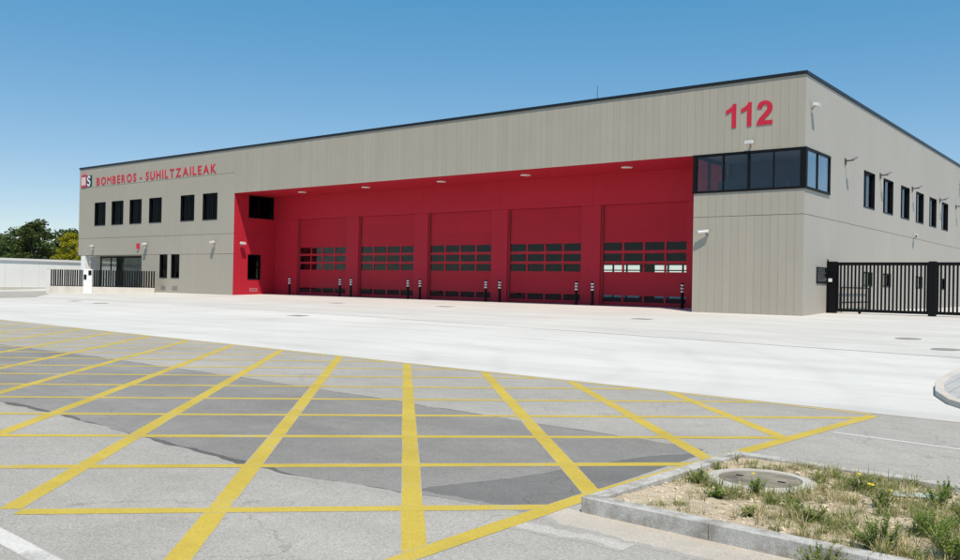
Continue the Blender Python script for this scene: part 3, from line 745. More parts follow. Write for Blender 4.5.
# ------------------------------------------------------------------ small things on the walls
ORD = ['first', 'second', 'third', 'fourth', 'fifth', 'sixth', 'seventh', 'eighth']
def arm_lamp(yy, zz, label):
    """thin bracket standing off the side wall with a flat lamp head tipped up at its end"""
    t = thing('arm_lamp', label, 'wall lamp', (.004, yy, zz), 'arm lamps along the side wall', local=True)
    link_local('bracket', MB().box(.0, .05, -.08, .08, -.16, .10), M['lampdark'], t)
    link_local('arm', MB().tube((.03, 0, 0), (.36, 0, .02), .034, n=8), M['lampdark'], t)
    h = MB(); a = Vector((.34, 0, .02)); b = Vector((.52, 0, .12)); s_ = Vector((0, .15, 0)); nn = Vector((-.03, 0, .05))
    h.add([a - s_, a + s_, b + s_, b - s_, a - s_ + nn, a + s_ + nn, b + s_ * .9 + nn * .6, b - s_ * .9 + nn * .6], [(0,1,2,3),(7,6,5,4),(0,4,5,1),(1,5,6,2),(2,6,7,3),(3,7,4,0)])
    link_local('lamp_head', h, M['lampgrey'], t)
    return t
for i, (yy, zz) in enumerate([(5.23,6.62),(10.99,6.62),(17.6,6.62),(24.72,6.62),(29.7,6.62)]):
    arm_lamp(yy, zz, 'thin arm lamp on the side wall, %s from the glazed corner' % ORD[i])
def flood(loc, rz, label, group=None, big=1.0):
    t = thing('flood_lamp', label, 'flood lamp', loc, group, rz, local=True); k = big
    link_local('bracket', MB().box(-.04*k, .04*k, -.10*k, 0, -.12*k, .04*k), M['lampgrey'], t)
    yk = MB(); yk.tube((0, -.08*k, -.05*k), (0, -.24*k, .10*k), .028*k, n=8); link_local('arm', yk, M['lampgrey'], t)
    h = MB(); a = [(-.21,-.44,.02),(.21,-.44,.02),(.21,-.14,.10),(-.21,-.14,.10),(-.17,-.42,.20),(.17,-.42,.20),(.17,-.18,.24),(-.17,-.18,.24)]
    h.add([(x*k, y*k, z*k) for x, y, z in a], [(3,2,1,0),(4,5,6,7),(0,1,5,4),(1,2,6,5),(2,3,7,6),(3,0,4,7)])
    link_local('housing', h, M['lamp_body'], t)
    link_local('lens', MB().add([(x*k, y*k, z*k) for x, y, z in [(-.18,-.42,.017),(.18,-.42,.017),(.18,-.17,.083),(-.18,-.17,.083)]] , [(0,1,2,3)]), M['lens'], t)
    return t
flood((-53.6, -.002, 3.28), 0, 'white flood lamp on the facade over the glass entrance door', 'flood lamps', .7)
flood((-46.2, -.002, 3.30), 0, 'white flood lamp on the facade beside the red alarm sounder', 'flood lamps', .85)
flood((-38.1, -.002, 3.32), 0, 'white flood lamp on the taupe facade next to the red bay', 'flood lamps', .8)
flood((-2.15, -.002, 6.78), 0, 'white flood lamp on the boards between numerals and glazed corner', 'flood lamps', .75)
flood((-36.098, .55, 3.25), R(90), 'white flood lamp on the sunlit red cheek of the bay', 'flood lamps', .8)
flood((.006, .62, 8.15), R(90), 'white flood lamp high on the side wall beside the corner', 'flood lamps', .75)
flood((.006, 30.8, 8.2), R(90), 'white flood lamp high on the side wall beyond the sixth window', 'flood lamps', .75)
flood((XL + .05, .5, 3.25), R(-90), 'white flood lamp on the end wall above the white column', 'flood lamps', .75)
def cctv(loc, rz, label):
    t = thing('security_camera', label, 'camera', loc, None, rz, local=True)
    b = MB(); b.tube((0, 0, 0), (0, -.03, 0), .06, n=12); b.tube((0, -.03, 0), (0, -.16, .02), .022, n=8); b.tube((0, -.16, .02), (0, -.16, .10), .022, n=8)
    link_local('bracket', b, M['lampgrey'], t)
    body = MB(); body.tube((.10, -.14, .14), (-.30, -.22, .10), .062, n=14); link_local('body', body, M['white'], t)
    link_local('sun_shield', MB().add([(.11,-.20,.205),(.11,-.08,.205),(-.36,-.17,.160),(-.36,-.29,.160),(.11,-.20,.215),(.11,-.08,.215),(-.36,-.17,.170),(-.36,-.29,.170)], [(0,1,2,3),(7,6,5,4),(0,4,5,1),(1,5,6,2),(2,6,7,3),(3,7,4,0)]), M['white'], t)
    link_local('lens', MB().tube((-.296, -.2205, .1), (-.308, -.2225, .099), .045, n=12), M['black'], t)
cctv((-3.93, -.002, 3.22), 0, 'white security camera on the boards below the glazed corner office')
cctv((.006, 18.0, 3.95), R(90), 'white security camera on the side wall above the black gate')
al = thing('alarm_sounder', 'small red alarm sounder box on the facade over the entrance', 'alarm', (-47.34, -.002, 3.05), local=True)
link_local('cover', MB().add([(-.14,0,.0),(.14,0,.0),(.17,0,.42),(-.17,0,.42),(-.11,-.10,.03),(.11,-.10,.03),(.14,-.10,.40),(-.14,-.10,.40)], [(3,2,1,0),(4,5,6,7),(0,1,5,4),(1,2,6,5),(2,3,7,6),(3,0,4,7)]), M['red_sign'], al)
link_local('strobe', MB().tube((0,-.05,.0), (0,-.05,-.06), .05, n=10), M['white'], al)
pq = thing('wall_plaque', 'dark plaque with rows of pale lettering on the side wall by the gate', 'plaque', (.006, 2.25, 1.28), local=True)
link_local('board', MB().box(.0, .03, -.67, .67, .0, .66), M['plaque'], pq)
for i in range(7):
    wd = random.uniform(.38, .54)
    ln = MB(); yy = -.56
    while yy < -.56 + 2 * wd:
        l = random.uniform(.05, .17); ln.box(.0305, .034, yy, yy + l, .60 - .078 * i - .028, .60 - .078 * i); yy += l + .035
    link_local('text_line', ln, M['plaque_text'], pq)
hr = thing('wall_rail', 'dark double handrail fixed along the side wall behind the gate', 'handrail', (.006, 6.7, .08), local=True)
for z in (1.06, .42): link_local('rail', MB().tube((.12, -2.2, z), (.12, 2.2, z), .028, n=8), M['black_metal'], hr)
for y in (-2.1, 0, 2.1): link_local('post', MB().tube((.12, y, 0), (.12, y, 1.06), .025, n=8), M['black_metal'], hr)
an = thing('antenna', 'thin antenna rod standing on the flat roof behind the coping', 'antenna', (-10.4, 1.8, 9.24))
link_local('mast', MB().tube((0, 0, 0), (0, 0, 1.30), .02, .009, n=8), M['black_metal'], an); link_local('base', MB().lathe([(.09, 0), (.08, .03), (.03, .08), (.03, .14)], n=12), M['black_metal'], an)
for i, (x, y) in enumerate(reversed([(-31.53,1.7),(-25.89,1.72),(-20.08,1.74),(-14.46,1.73),(-8.70,1.72)])):
    t = thing('ceiling_lamp', 'flat round lamp under the red bay soffit, %s from the glazed corner' % ORD[i], 'ceiling lamp', (x, y, SOF), 'lamps under the bay soffit', local=True)
    link_local('rim', MB().lathe([(.26, -.001), (.27, -.015), (.24, -.04), (.21, -.042)], n=24), M['white'], t); link_local('diffuser', MB().lathe([(.21, -.038), (.20, -.046), (.12, -.052)], n=24), M['lens'], t)

# bollards -------------------------------------------------------------
def bollard_proto():
    t = thing('bollard', 'x', 'bollard', (0, 0, 0), 'striped bollards guarding the garage doors', local=True)
    link_local('post', MB().lathe([(.070, 0), (.070, 1.10), (.064, 1.13), (.045, 1.152), (.015, 1.16)], n=16), M['black_metal'], t)
    for z in (.72, .86, 1.0): link_local('band', MB().lathe([(.0725, z), (.0735, z + .008), (.0735, z + .068), (.0725, z + .076)], n=16), M['white'], t)
    link_local('foot_plate', MB().lathe([(.11, .002), (.11, .012), (.10, .018)], n=16), M['black_metal'], t)
    return t
bp = bollard_proto(); bk = list(bp.children)
BX = [-6.24, -10.96, -11.88, -16.62, -17.55, -22.28, -23.21, -27.93, -28.90, -33.67]
BL = ['striped black bollard between the glazed corner block and the first garage door'] 
for i in range(4):
    BL.append('striped black bollard at the far jamb of garage door %s from the glazed corner' % ORD[i])
    BL.append('striped black bollard at the near jamb of garage door %s from the glazed corner' % ORD[i+1])
BL.append('striped black bollard beside the sunlit red cheek wall, at the fifth garage door')
for i, x in enumerate(BX):
    t = bp
    if i:
        t = bp.copy(); COL.objects.link(t)
        for ch in bk: k = ch.copy(); COL.objects.link(k); k.parent = t
    t.location = (x, 2.6, .0705); t['label'] = BL[i]

# gate -----------------------------------------------------------------
gt = thing('vehicle_gate', 'black barred metal gate between the side wall and a gate post', 'gate', (2.1, 3.08, .07))
def gp(nm, mb, mt, par=None, root=gt):
    o = mb.build(nm, mt); o.parent = par or root
    if not par: o.matrix_parent_inverse = Matrix.Translation(-root.location)
    return o
gp('post', MB().box(.05, .37, 2.95, 3.20, .07, 2.20), M['black_metal']); gp('latch_post', MB().box(.03, .075, 2.90, 2.949, .07, 2.28), M['black_metal'])
gp('keypad', MB().box(.08, .22, 2.925, 2.949, 1.36, 1.50), M['white'])
def leaf_gate(x0, x1, root):
    f = MB(); f.box(x0, x1, 3.05, 3.11, 2.04, 2.17); f.box(x0, x1, 3.05, 3.11, .15, .27); f.box(x0, x0 + .07, 3.051, 3.109, .271, 2.039); f.box(x1 - .07, x1, 3.051, 3.109, .271, 2.039)
    lf = gp('leaf_frame', f, M['black_metal'], root=root)
    n = int(round((x1 - x0 - .14) / .142)); me = MB().box(-.034, .034, 3.06, 3.10, .271, 2.039).mesh('bar', M['black_metal'])
    for i in range(n):
        o = link('bar', me); o.parent = lf; o.location.x = x0 + .07 + (x1 - x0 - .14) * (i + .55) / n
    gp('wheel', MB().tube((x0 + .9, 3.06, .125), (x0 + .9, 3.10, .125), .052, n=14), M['black_metal'], root=root)
leaf_gate(.375, 3.80, gt)
gp('post', MB().box(3.81, 4.07, 2.95, 3.20, .05, 2.20), M['black_metal'])
gt2 = thing('vehicle_gate', 'black barred metal gate continuing past the gate post from the side wall gate', 'gate', (7, 3.08, .07))
leaf_gate(4.08, 9.6, gt2); gp('post', MB().box(9.61, 9.87, 2.95, 3.20, .05, 2.20), M['black_metal'], root=gt2)

# entrance fence, pillar, yard wall -------------------------------------
FA = Vector((-43.95, -.70)); FB = Vector((-47.30, -3.36)); FC = Vector((-47.74, -3.71)); FD = Vector((-49.60, -5.18))
def fence(p, q, label, nbar):
    c = (p + q) / 2; t = thing('entrance_fence', label, 'fence', (c.x, c.y, -.2))
    d = (q - p).normalized(); n = Vector((-d.y, d.x)); Lh = (q - p).length
    mp = lambda u, v, w_: (p.x + d.x * u + n.x * w_, p.y + d.y * u + n.y * w_, v)
    for a, b in ((0, Lh * .47), (Lh * .47 + .01, Lh)): gp('plinth', MB().mbox(mp, a, b, -.40, .31, -.12, .12), M['off_white'], root=t)
    gp('rail', MB().mbox(mp, 0, Lh, .325, .375, -.03, .03), M['fence_black'], root=t)
    me = MB().mbox(lambda u, v, w_: (d.x*u + n.x*w_, d.y*u + n.y*w_, v), -.045, .045, .376, 1.47, -.02, .02).mesh('bar', M['fence_black'])
    for i in range(nbar):
        o = link('bar', me, t); o.parent = t; o.matrix_parent_inverse = Matrix.Translation(-t.location)
        u = Lh * (i + .5) / nbar + random.uniform(-.012, .012); o.location = (p.x + d.x*u, p.y + d.y*u, 0)
    return t
fence(FA, FB, 'black barred fence on a pale plinth, from the facade to the white entry pillar', 26)
fence(FC, FD, 'short black barred fence on a pale plinth, beyond the white entry pillar', 16)
pc = (FB + FC) / 2; pl = thing('entry_pillar', 'white entry pillar with intercom between the two black barred fences', 'pillar', (pc.x, pc.y, -.25), rz=math.atan2(FB.y - FC.y, FB.x - FC.x), local=True)
link_local('body', MB().box(-.29, .29, -.20, .20, -.15, 1.78), M['white'], pl); link_local('letter_slot', MB().box(-.26, -.08, -.215, -.201, 1.05, 1.40), M['black'], pl)
link_local('intercom', MB().box(.05, .26, -.22, -.201, 1.36, 1.68), M['black'], pl)
gpst = thing('fence_end_post', 'narrow white post at the free end of the short barred fence', 'post', (FD.x - .12, FD.y - .1, -.3), local=True)
link_local('shaft', MB().box(-.09, .09, -.09, .09, -.1, 1.82), M['white'], gpst); link_local('cap', MB().box(-.105, .105, -.105, .105, 1.821, 1.85), M['white'], gpst)
WA = Vector((-63.6, -14.2)); WB = Vector((-65.4, 13.3)); wd_ = (WB - WA).normalized(); wn = Vector((-wd_.y, wd_.x)); WL = (WB - WA).length
yw = thing('yard_wall', 'white boarded yard wall with capping beside the side lane', 'wall', ((WA.x + WB.x) / 2, (WA.y + WB.y) / 2, -.25))
wmp = lambda u, v, d: (WA.x + wd_.x*u - wn.x*d, WA.y + wd_.y*u - wn.y*d, v)
s0 = (Vector((-64.38, -1.85)) - WA).length
u = s0 - 1.42 * 10
while u < WL:
    a, b = max(u, 0), min(u + 1.42, WL)
    if b > a + .1:
        gp('board', MB().mbox(wmp, a + .008, b - .008, .02, 2.22, 0, .06), M['white_wall'], root=yw)
        gp('post', MB().mbox(wmp, max(a - .05, 0), a + .05, -.2, 2.225, -.09, -.001), M['white'], root=yw)
    u += 1.42
gp('base', MB().mbox(wmp, 0, WL, -.5, .0, -.03, .09), M['off_white'], root=yw)
gp('cap', MB().mbox(wmp, 0, WL, 2.235, 2.42, -.10, .16), M['white'], root=yw)

# ------------------------------------------------------------------ right-hand pavement corner
PK = [(14.0,-8.2),(11.5,-9.2),(9.6,-10.9),(8.5,-13.0),(8.12,-15.5),(8.13,-17.4),(8.20,-18.4),(8.40,-19.4),(8.72,-20.2),(9.15,-20.8),(9.8,-21.25),(10.8,-21.5),(14,-21.75),(24,-22.4),(44,-23.6)]
def offset(pl, o):
    out = []
    for i, (x, y) in enumerate(pl):
        a = Vector(pl[max(i-1, 0)]); b = Vector(pl[min(i+1, len(pl)-1)]); d = (b - a).normalized(); n = Vector((-d.y, d.x)); out.append((x + n.x*o, y + n.y*o))
    return out
inner = offset(PK, .13)
pv = struct(MB().prism([(44, -8.2)] + inner, lambda x, y: zg(x, y) - .1, lambda x, y: zg(x, y) + .075).build('pavement', None))
def pavers():
    mt, N, L, P = newmat('pavers'); v = coords(N, L, kind='World')
    br = N.new('ShaderNodeTexBrick'); br.inputs['Scale'].default_value = 1; br.inputs['Brick Width'].default_value = .2; br.inputs['Row Height'].default_value = .2
    br.inputs['Mortar Size'].default_value = .008; br.offset = 0; br.inputs['Color1'].default_value = (.40,.395,.39,1); br.inputs['Color2'].default_value = (.46,.455,.45,1); br.inputs['Mortar'].default_value = (.24,.23,.22,1)
    L.new(v, br.inputs['Vector']); c = mix(N, L, .5, br.outputs['Color'], ramp(N, L, noise(N, L, v, 4, 6), [(.3, (.85,)*3), (.7, (1.1,)*3)]), 'MULTIPLY')
    L.new(c, P.inputs['Base Color']); P.inputs['Roughness'].default_value = .9; bump(N, L, br.outputs['Fac'], P, -.4, .01); return mt
pv.data.materials.append(pavers())
for i in range(len(PK) - 1):
    a, b, c, d = Vector(PK[i]), Vector(PK[i+1]), Vector(inner[i+1]), Vector(inner[i])
    k = max(1, int(round((b - a).length / 1.0)))
    for j in range(k):
        e = .006 / max((b - a).length / k, .1)
        t0, t1 = j / k + e / k, (j + 1) / k - e / k
        q = [a.lerp(b, t0), a.lerp(b, t1), d.lerp(c, t1), d.lerp(c, t0)]
        o = MB().prism([(t.x, t.y) for t in q], lambda x, y: zg(x, y) - .1, lambda x, y: zg(x, y) + .085).build('kerb_stone', M['kerb_beige'], pv)
        bv = o.modifiers.new('bevel', 'BEVEL'); bv.width = .010; bv.segments = 2

# ------------------------------------------------------------------ covers in the concrete
CV = [((-4.02,-5.41), .36, 'rusty rectangular cover in the concrete before the first garage door', 'sq'), ((5.64,-8.56), .27, 'round iron cover in the concrete between gate and pavement corner', 'r'),
      ((7.05,-11.24), .27, 'round iron cover in the concrete closest to the paved kerb corner', 'r'), ((-15.64,-11.75), .38, 'dark drain cover on the long concrete joint before the bay', 'sq'),
      ((-22.44,-3.51), .35, 'small rusty cover in front of the second bay pier from the red cheek', 'sq'), ((-15.71,-2.85), .42, 'narrow drain cover before the third garage door', 'sq'),
      ((-36.1,-10.28), .34, 'dark cover in the concrete facing the entrance fence', 'sq'), ((-32.5,-10.75), .34, 'grey round cover in the concrete facing the red cheek wall', 'r')]
for (x, y), r, lab, kind in CV:
    z = zg(x, y); t = thing('manhole_cover', lab, 'cover', (x, y, z + .001), 'covers set in the concrete forecourt', local=True)
    sx = -(ZR + .004) / -ye(x)                   # follow the fall of the forecourt
    t.rotation_euler.x = math.atan((ZR + .004) / ye(x))
    if kind == 'r':
        link_local('frame', MB().lathe([(r + .06, .0), (r + .06, .005), (r + .01, .006)], n=28), M['cover'], t); link_local('lid', MB().lathe([(r, .002), (r, .009), (r - .02, .010)], n=28), M['cover'], t)
    else:
        link_local('frame', MB().holed(lambda u, v, d: (u, v, d), -r, r, -r*.7, r*.7, [(-r+.04, r-.04, -r*.7+.04, r*.7-.04)], 0, .006), M['cover'], t)
        link_local('lid', MB().box(-r+.045, r-.045, -r*.7+.045, r*.7-.045, .001, .008), M['cover'], t)

# ------------------------------------------------------------------ planted island
PX1 = 17.0
def yn(x): return -28.80 - .045 * (x - 7.9)       # near outer face
def yf(x): return -26.22 - .06 * (x - 8.0)        # far outer face
KH = .115; KW = .125; ZK = ZR + KH
isl = thing('planted_island', 'concrete kerbed island of dry soil and weeds on the asphalt', 'planter', (10, -27.6, ZR))
def kstone(q):
    o = MB().prism(q, ZR - .05, ZK).build('kerb_stone', M['kerb'], isl); b = o.modifiers.new('bevel', 'BEVEL'); b.width = .007; b.segments = 2; return o
x = 7.88; first = True
while x < PX1:
    x1 = min(x + 1.0, PX1); g = .0015
    kstone([(x + g, yn(x)), (x1 - g, yn(x1)), (x1 - g, yn(x1) + KW), (x + g, yn(x) + KW)])
    a = max(x, 8.0 ) ; 
    kstone([(a + g, yf(a) - KW), (x1 - g, yf(x1) - KW), (x1 - g, yf(x1)), (a + g, yf(a))])
    x = x1
ys = [yn(7.88) + KW + .004, -27.75, yf(8.0) - KW - .004]
for i in range(2):
    a, b = ys[i], ys[i+1] - .006; xa = lambda y: 7.88 + (y + 28.8) * (.12 / 2.55)
    kstone([(xa(a), a), (xa(a) + KW, a), (xa(b) + KW, b), (xa(b), b)])
NX, NY = 150, 46
vs = []; 
def zsoil(x, y): return ZR + .078 + .018 * nz(x, y, 1.1) + .010 * nz(x + 5, y, 4.0) + .005 * nz(x, y + 3, 13.0)
MHC = (8.60, -27.18)
for i in range(NX + 1):
    x = 7.99 + (PX1 - 7.99) * i / NX
    for j in range(NY + 1):
        y0, y1 = yn(x) + KW - .01, yf(x) - KW + .01; y = y0 + (y1 - y0) * j / NY
        z = zsoil(x, y); r = math.hypot(x - MHC[0], y - MHC[1])
        if r < .56: z = min(z, ZR + .066)
        vs.append((x, y, z))
so = MB().add(vs, [(i*(NY+1)+j, (i+1)*(NY+1)+j, (i+1)*(NY+1)+j+1, i*(NY+1)+j+1) for i in range(NX) for j in range(NY)]).build('soil', M['soil'], isl, True)
rnd = random.Random(11)
cl = MB()
ICO = [(0,0,1),(.894,0,.447),(.276,.851,.447),(-.724,.526,.447),(-.724,-.526,.447),(.276,-.851,.447),(.724,.526,-.447),(-.276,.851,-.447),(-.894,0,-.447),(-.276,-.851,-.447),(.724,-.526,-.447),(0,0,-1)]
ICF = [(0,1,2),(0,2,3),(0,3,4),(0,4,5),(0,5,1),(1,6,2),(2,7,3),(3,8,4),(4,9,5),(5,10,1),(6,7,2),(7,8,3),(8,9,4),(9,10,5),(10,6,1),(6,11,7),(7,11,8),(8,11,9),(9,11,10),(10,11,6)]
for k in range(2600):
    x = rnd.uniform(8.05, 13.5); y = rnd.uniform(yn(x) + KW + .02, yf(x) - KW - .02)
    if math.hypot(x - MHC[0], y - MHC[1]) < .48: continue
    r = rnd.choice((.006, .007, .008, .010, .012, .016, .022)) * rnd.uniform(.7, 1.3); z = zsoil(x, y) + r * .25
    cl.add([(x + a*r*rnd.uniform(.7,1.3), y + b*r*rnd.uniform(.7,1.3), z + c*r*.7*rnd.uniform(.7,1.2)) for a, b, c in ICO], ICF)
tag(cl.raw('clods', M['clod'], isl), kind='stuff')
mh = thing('manhole_cover', 'round concrete ringed manhole cover in the weedy island', 'cover', (MHC[0], MHC[1], ZR + .068), local=True)
link_local('ring', MB().lathe([(.44, 0), (.44, .012), (.42, .022), (.335, .026), (.33, .01)], n=40), M['ring'], mh)
link_local('lid', MB().lathe([(.328, .0), (.328, .018), (.31, .021)], n=40), M['lid'], mh)
for (rx, ry) in ((.18, 0), (-.18, .02)): link_local('lifting_eye', MB().box(rx - .03, rx + .03, ry - .012, ry + .012, .021, .026), M['black_metal'], mh)
# gutter strip and a spilt mortar patch
sheet('gutter', lambda x: yn(x) - .36 * min(1, (x - 7.35) / .6) + .03 * nz(x, 2., 3.), lambda x: yn(x) + .03, [7.5 + .1 * i for i in range(80)], M['gutter'], .0009, fade=.07)
sheet('gutter', lambda x: -29.40 - .05*nz(x, 1., 4.), lambda x: -29.27 + .06*nz(x, 6., 4.), [7.62 + .05 * i for i in range(20)], M['smear'], .0014, fade=.06)

# ---- plants on the island
def blade(mb, x, y, z, h, w_, lean, az, seg=2):
    dx, dy = math.cos(az), math.sin(az); px, py = -dy * w_ / 2, dx * w_ / 2; vs = []
    for s in range(seg + 1):
        t = s / seg; o = lean * t * t * h; q = 1 - t * .85
        vs += [(x + dx*o + px*q, y + dy*o + py*q, z + h*t*(1 - .3*lean*t)), (x + dx*o - px*q, y + dy*o - py*q, z + h*t*(1 - .3*lean*t))]
    mb.add(vs, [(2*s, 2*s+1, 2*s+3, 2*s+2) for s in range(seg)])
gr_g, gr_s = MB(), MB()
for k in range(4300):
    x = 8.1 + (rnd.random() ** .9) * 5.6; y = rnd.uniform(yn(x) + KW + .03, yf(x) - KW - .03)
    dens = nz(x + 2, y * 1.3, .9)
    if dens < -.08 - .05 * (x - 8.5) and rnd.random() < .85: continue
    if math.hypot(x - MHC[0], y - MHC[1]) < .44: continue
    dry = rnd.random() < .50 + .35 * nz(x, y, 2.); mb = gr_s if dry else gr_g; z = zsoil(x, y) - .01
    hh = rnd.uniform(.03, .13) * (1.25 if rnd.random() < .12 else 1)
    for b in range(rnd.randint(8, 20)):
        a = rnd.uniform(0, 6.28); rr_ = rnd.uniform(0, .045)
        blade(mb, x + rr_*math.cos(a), y + rr_*math.sin(a), z, hh*rnd.uniform(.5, 1.2), rnd.uniform(.0035, .009), rnd.uniform(.1, 1.3), a + rnd.uniform(-.5, .5))
tag(gr_g.raw('grass', M['grass']), 'short green grass tufts sprouting over the island soil', 'grass', kind='stuff')
tag(gr_s.raw('dry_grass', M['straw']), 'dry straw coloured grass scattered over the island soil', 'grass', kind='stuff')
def weed(x, y, h, rad, label, flowers=0, n=None, mat='weed', z=None):
    t = thing('weed', label, 'weed', (x, y, zsoil(x, y) if z is None else z), 'leafy weeds on the island', local=True)
    st = MB(); lf = MB(); fl = MB(); ns = n or max(9, int(rad * 170))
    for s in range(ns):
        a = rnd.uniform(0, 6.28); r = rad * math.sqrt(rnd.random()); hh = h * rnd.uniform(.6, 1.05) * (1 - .35 * (r / rad) ** 2)
        p0 = Vector((r * .2 * math.cos(a), r * .2 * math.sin(a), -.015)); p1 = Vector((r * math.cos(a), r * math.sin(a), hh))
        st.tube(p0, p1, .0025, .0012, n=4, cap=False)
        for q in range(int(14 + hh * 90)):
            tt = rnd.uniform(.12, 1.0); p = p0.lerp(p1, tt); az = rnd.uniform(0, 6.28); L_ = rnd.uniform(.018, .042) * (1.25 - .5 * tt); w_ = L_ * .17
            d = Vector((math.cos(az), math.sin(az), rnd.uniform(.1, .9))).normalized(); sd_ = d.cross(Vector((0, 0, 1))).normalized() * w_; m1 = p + d * L_ * .5
            lf.add([p, m1 + sd_, p + d * L_, m1 - sd_], [(0, 1, 2, 3)])
    link_local('stems', st, M['weed'], t); o = lf.raw('foliage', M[mat]); o.parent = t
    if flowers:
        for q in range(flowers):
            a = rnd.uniform(0, 6.28); r = rad * .8 * math.sqrt(rnd.random()); link_local('flower_head', MB().lathe([(.004, 0), (.016, .006), (.012, .012)], (r*math.cos(a), r*math.sin(a), h * rnd.uniform(.7, 1.05)), 7), M['flower'], t)
weed(9.85, -28.52, .27, .20, 'round feathery green weed close to the front kerb of the island')
weed(10.30, -28.48, .30, .26, 'largest dense green weed behind the front kerb of the island')
weed(9.66, -29.02, .18, .19, 'low bright green weed in front of the kerb face', mat='grass', z=ZR)
weed(8.72, -27.58, .13, .10, 'upright weed with yellow flower overlapping the ringed manhole cover', 1)
weed(8.55, -27.95, .10, .11, 'small weed between the ringed cover and the front kerb')
weed(8.22, -27.55, .11, .13, 'bushy weed beside the end kerb near the ringed cover', mat='grass')
weed(9.15, -27.95, .10, .07, 'small dark green weed halfway along the front kerb')
weed(9.6, -27.45, .15, .12, 'grey green weed with yellow flowers in the middle of the island', 3, mat='grass')
weed(9.35, -27.0, .13, .12, 'pale weed with a yellow flower behind the ringed cover', 1, mat='grass')
weed(9.9, -26.75, .16, .09, 'upright weed by the far kerb beside the blue plastic scrap')
weed(10.2, -27.6, .17, .15, 'leafy weed beyond the largest weed on the island', mat='grass')
for x, y, h, r, lab in ((10.05, -28.05, .20, .18, 'spreading weed touching the largest weed from the cover side'), (9.95, -27.2, .19, .14, 'tall loose weed between blue scrap and largest weed'), (10.6, -27.9, .24, .22, 'broad weed at the far side of the largest weed'),
                        (8.95, -28.35, .09, .08, 'small sprig against the front kerb joint'), (9.35, -28.2, .13, .11, 'tufted weed midway between ringed cover and round feathery weed'), (10.1, -26.62, .14, .16, 'low weed along the far kerb past the blue scrap')):
    weed(x, y, h, r, lab, mat='weed' if r > .12 else 'grass')
bs = MB(); n = 14; vs = []
for i in range(n + 1):
    for j in range(6): vs.append((-.16 + .32*i/n, -.05 + .10*j/5 + .012*nz(i*.5, j), .012 + .022*abs(nz(i*.8, j*1.3, 1.4)) + .01*(j % 2)))
bs.add(vs, [(i*6+j, (i+1)*6+j, (i+1)*6+j+1, i*6+j+1) for i in range(n) for j in range(5)])
bt = bs.build('plastic_scrap', M['blue_plastic']); bt.location = (9.72, -26.98, zsoil(9.72, -26.98)); bt.rotation_euler.z = .5
sm = bt.modifiers.new('thick', 'SOLIDIFY'); sm.thickness = .003
tag(bt, 'crumpled pale blue plastic scrap on the island soil', 'litter')

# ------------------------------------------------------------------ trees and far hill
def tree(x, y, h, rx, label, mat, kind, seed, nleaf=3200, ls=.45, cat='tree'):
    rg = random.Random(seed); t = thing('pine_tree' if kind == 'pine' else 'broadleaf_tree', label, cat, (x, y, -.6), 'trees beyond the yard wall', local=True)
    tr = MB(); base = Vector((0, 0, 0)); top = Vector((rg.uniform(-.3, .3), rg.uniform(-.3, .3), h * .8))
    pts = [base.lerp(top, i / 5) + Vector((rg.uniform(-.12, .12), rg.uniform(-.12, .12), 0)) * (i > 0) for i in range(6)]
    for i in range(5): tr.tube(pts[i], pts[i+1], h*.028*(1 - i/5.5), h*.028*(1 - (i+1)/5.5), n=8)
    blobs = []
    nb_ = 34 if kind == 'pine' else 26
    for k in range(nb_):
        if kind == 'pine':
            q = (k + .5) / nb_; z = h * (.22 + .76 * q); rad = rx * (1 - .72 * q ** 1.4) * rg.uniform(.45, 1.0)
        else:
            u_ = rg.uniform(-1, 1); z = h * (.60 + .34 * u_); rad = rx * math.sqrt(max(.02, 1 - u_*u_)) * rg.uniform(.35, .95)
        a = rg.uniform(0, 6.28); c = Vector((rad*math.cos(a), rad*math.sin(a), z)); br = rx * rg.uniform(.20, .36)
        blobs.append((c, br)); s = pts[min(4, int(5 * z / h * .8))]
        tr.tube(s, c, h*.008, h*.003, n=5, cap=False)
    link_local('trunk', tr, M['bark'], t)
    lf = MB()
    for k in range(int(nleaf * 1.7)):
        c, br = blobs[k % len(blobs)]; v = Vector((rg.gauss(0, 1), rg.gauss(0, 1), rg.gauss(0, 1))).normalized() * br * rg.random() ** .4; v.z *= .6
        p = c + v; a = Vector((rg.gauss(0, 1), rg.gauss(0, 1), rg.gauss(0, .5))).normalized() * ls * rg.uniform(.5, 1.1); b = a.cross(Vector((rg.gauss(0, 1), rg.gauss(0, 1), rg.gauss(0, 1)))).normalized() * ls * rg.uniform(.25, .5)
        lf.add([p - a*.5, p + b*.5, p + a*.5, p - b*.5], [(0, 1, 2, 3)])
    o = lf.raw('crown', mat); o.parent = t
    return t
tree(-95.7, 14.9, 8.1, 3.2, 'tall dark green pine behind the white yard wall', M['pine'], 'pine', 1, 4200, .45)
tree(-104.0, 14.0, 7.2, 3.4, 'rounded green tree next to the tall dark pine', M['broad'], 'broad', 2, 3000)
tree(-110.0, 12.0, 8.2, 4.0, 'broad green tree farther along the yard wall than the rounded one', M['broad'], 'broad', 3, 3000)
tree(-88.0, 15.4, 6.7, 2.6, 'yellow green leafy tree beside the building end', M['yellowleaf'], 'broad', 4, 3200, .38)
tree(-92.2, 17.5, 5.0, 2.0, 'low yellow green tree between pine and building', M['yellowleaf'], 'broad', 5, 1800, .38)
tree(-84.0, 14.2, 5.6, 2.2, 'yellow green tree half hidden by the building end', M['yellowleaf'], 'broad', 12, 2000, .38)
tree(-113.5, 24.0, 8.3, 3.2, 'dark pine standing behind the yellow green tree', M['pine'], 'pine', 6, 3000, .5)
tree(-118.0, 20.0, 7.0, 3.2, 'dark pine rising behind the rounded green tree', M['pine'], 'pine', 7, 2600, .5)
tree(-100.0, 18.5, 5.2, 2.8, 'low bushy green tree filling in behind the tall pine', M['broad'], 'broad', 8, 2200)
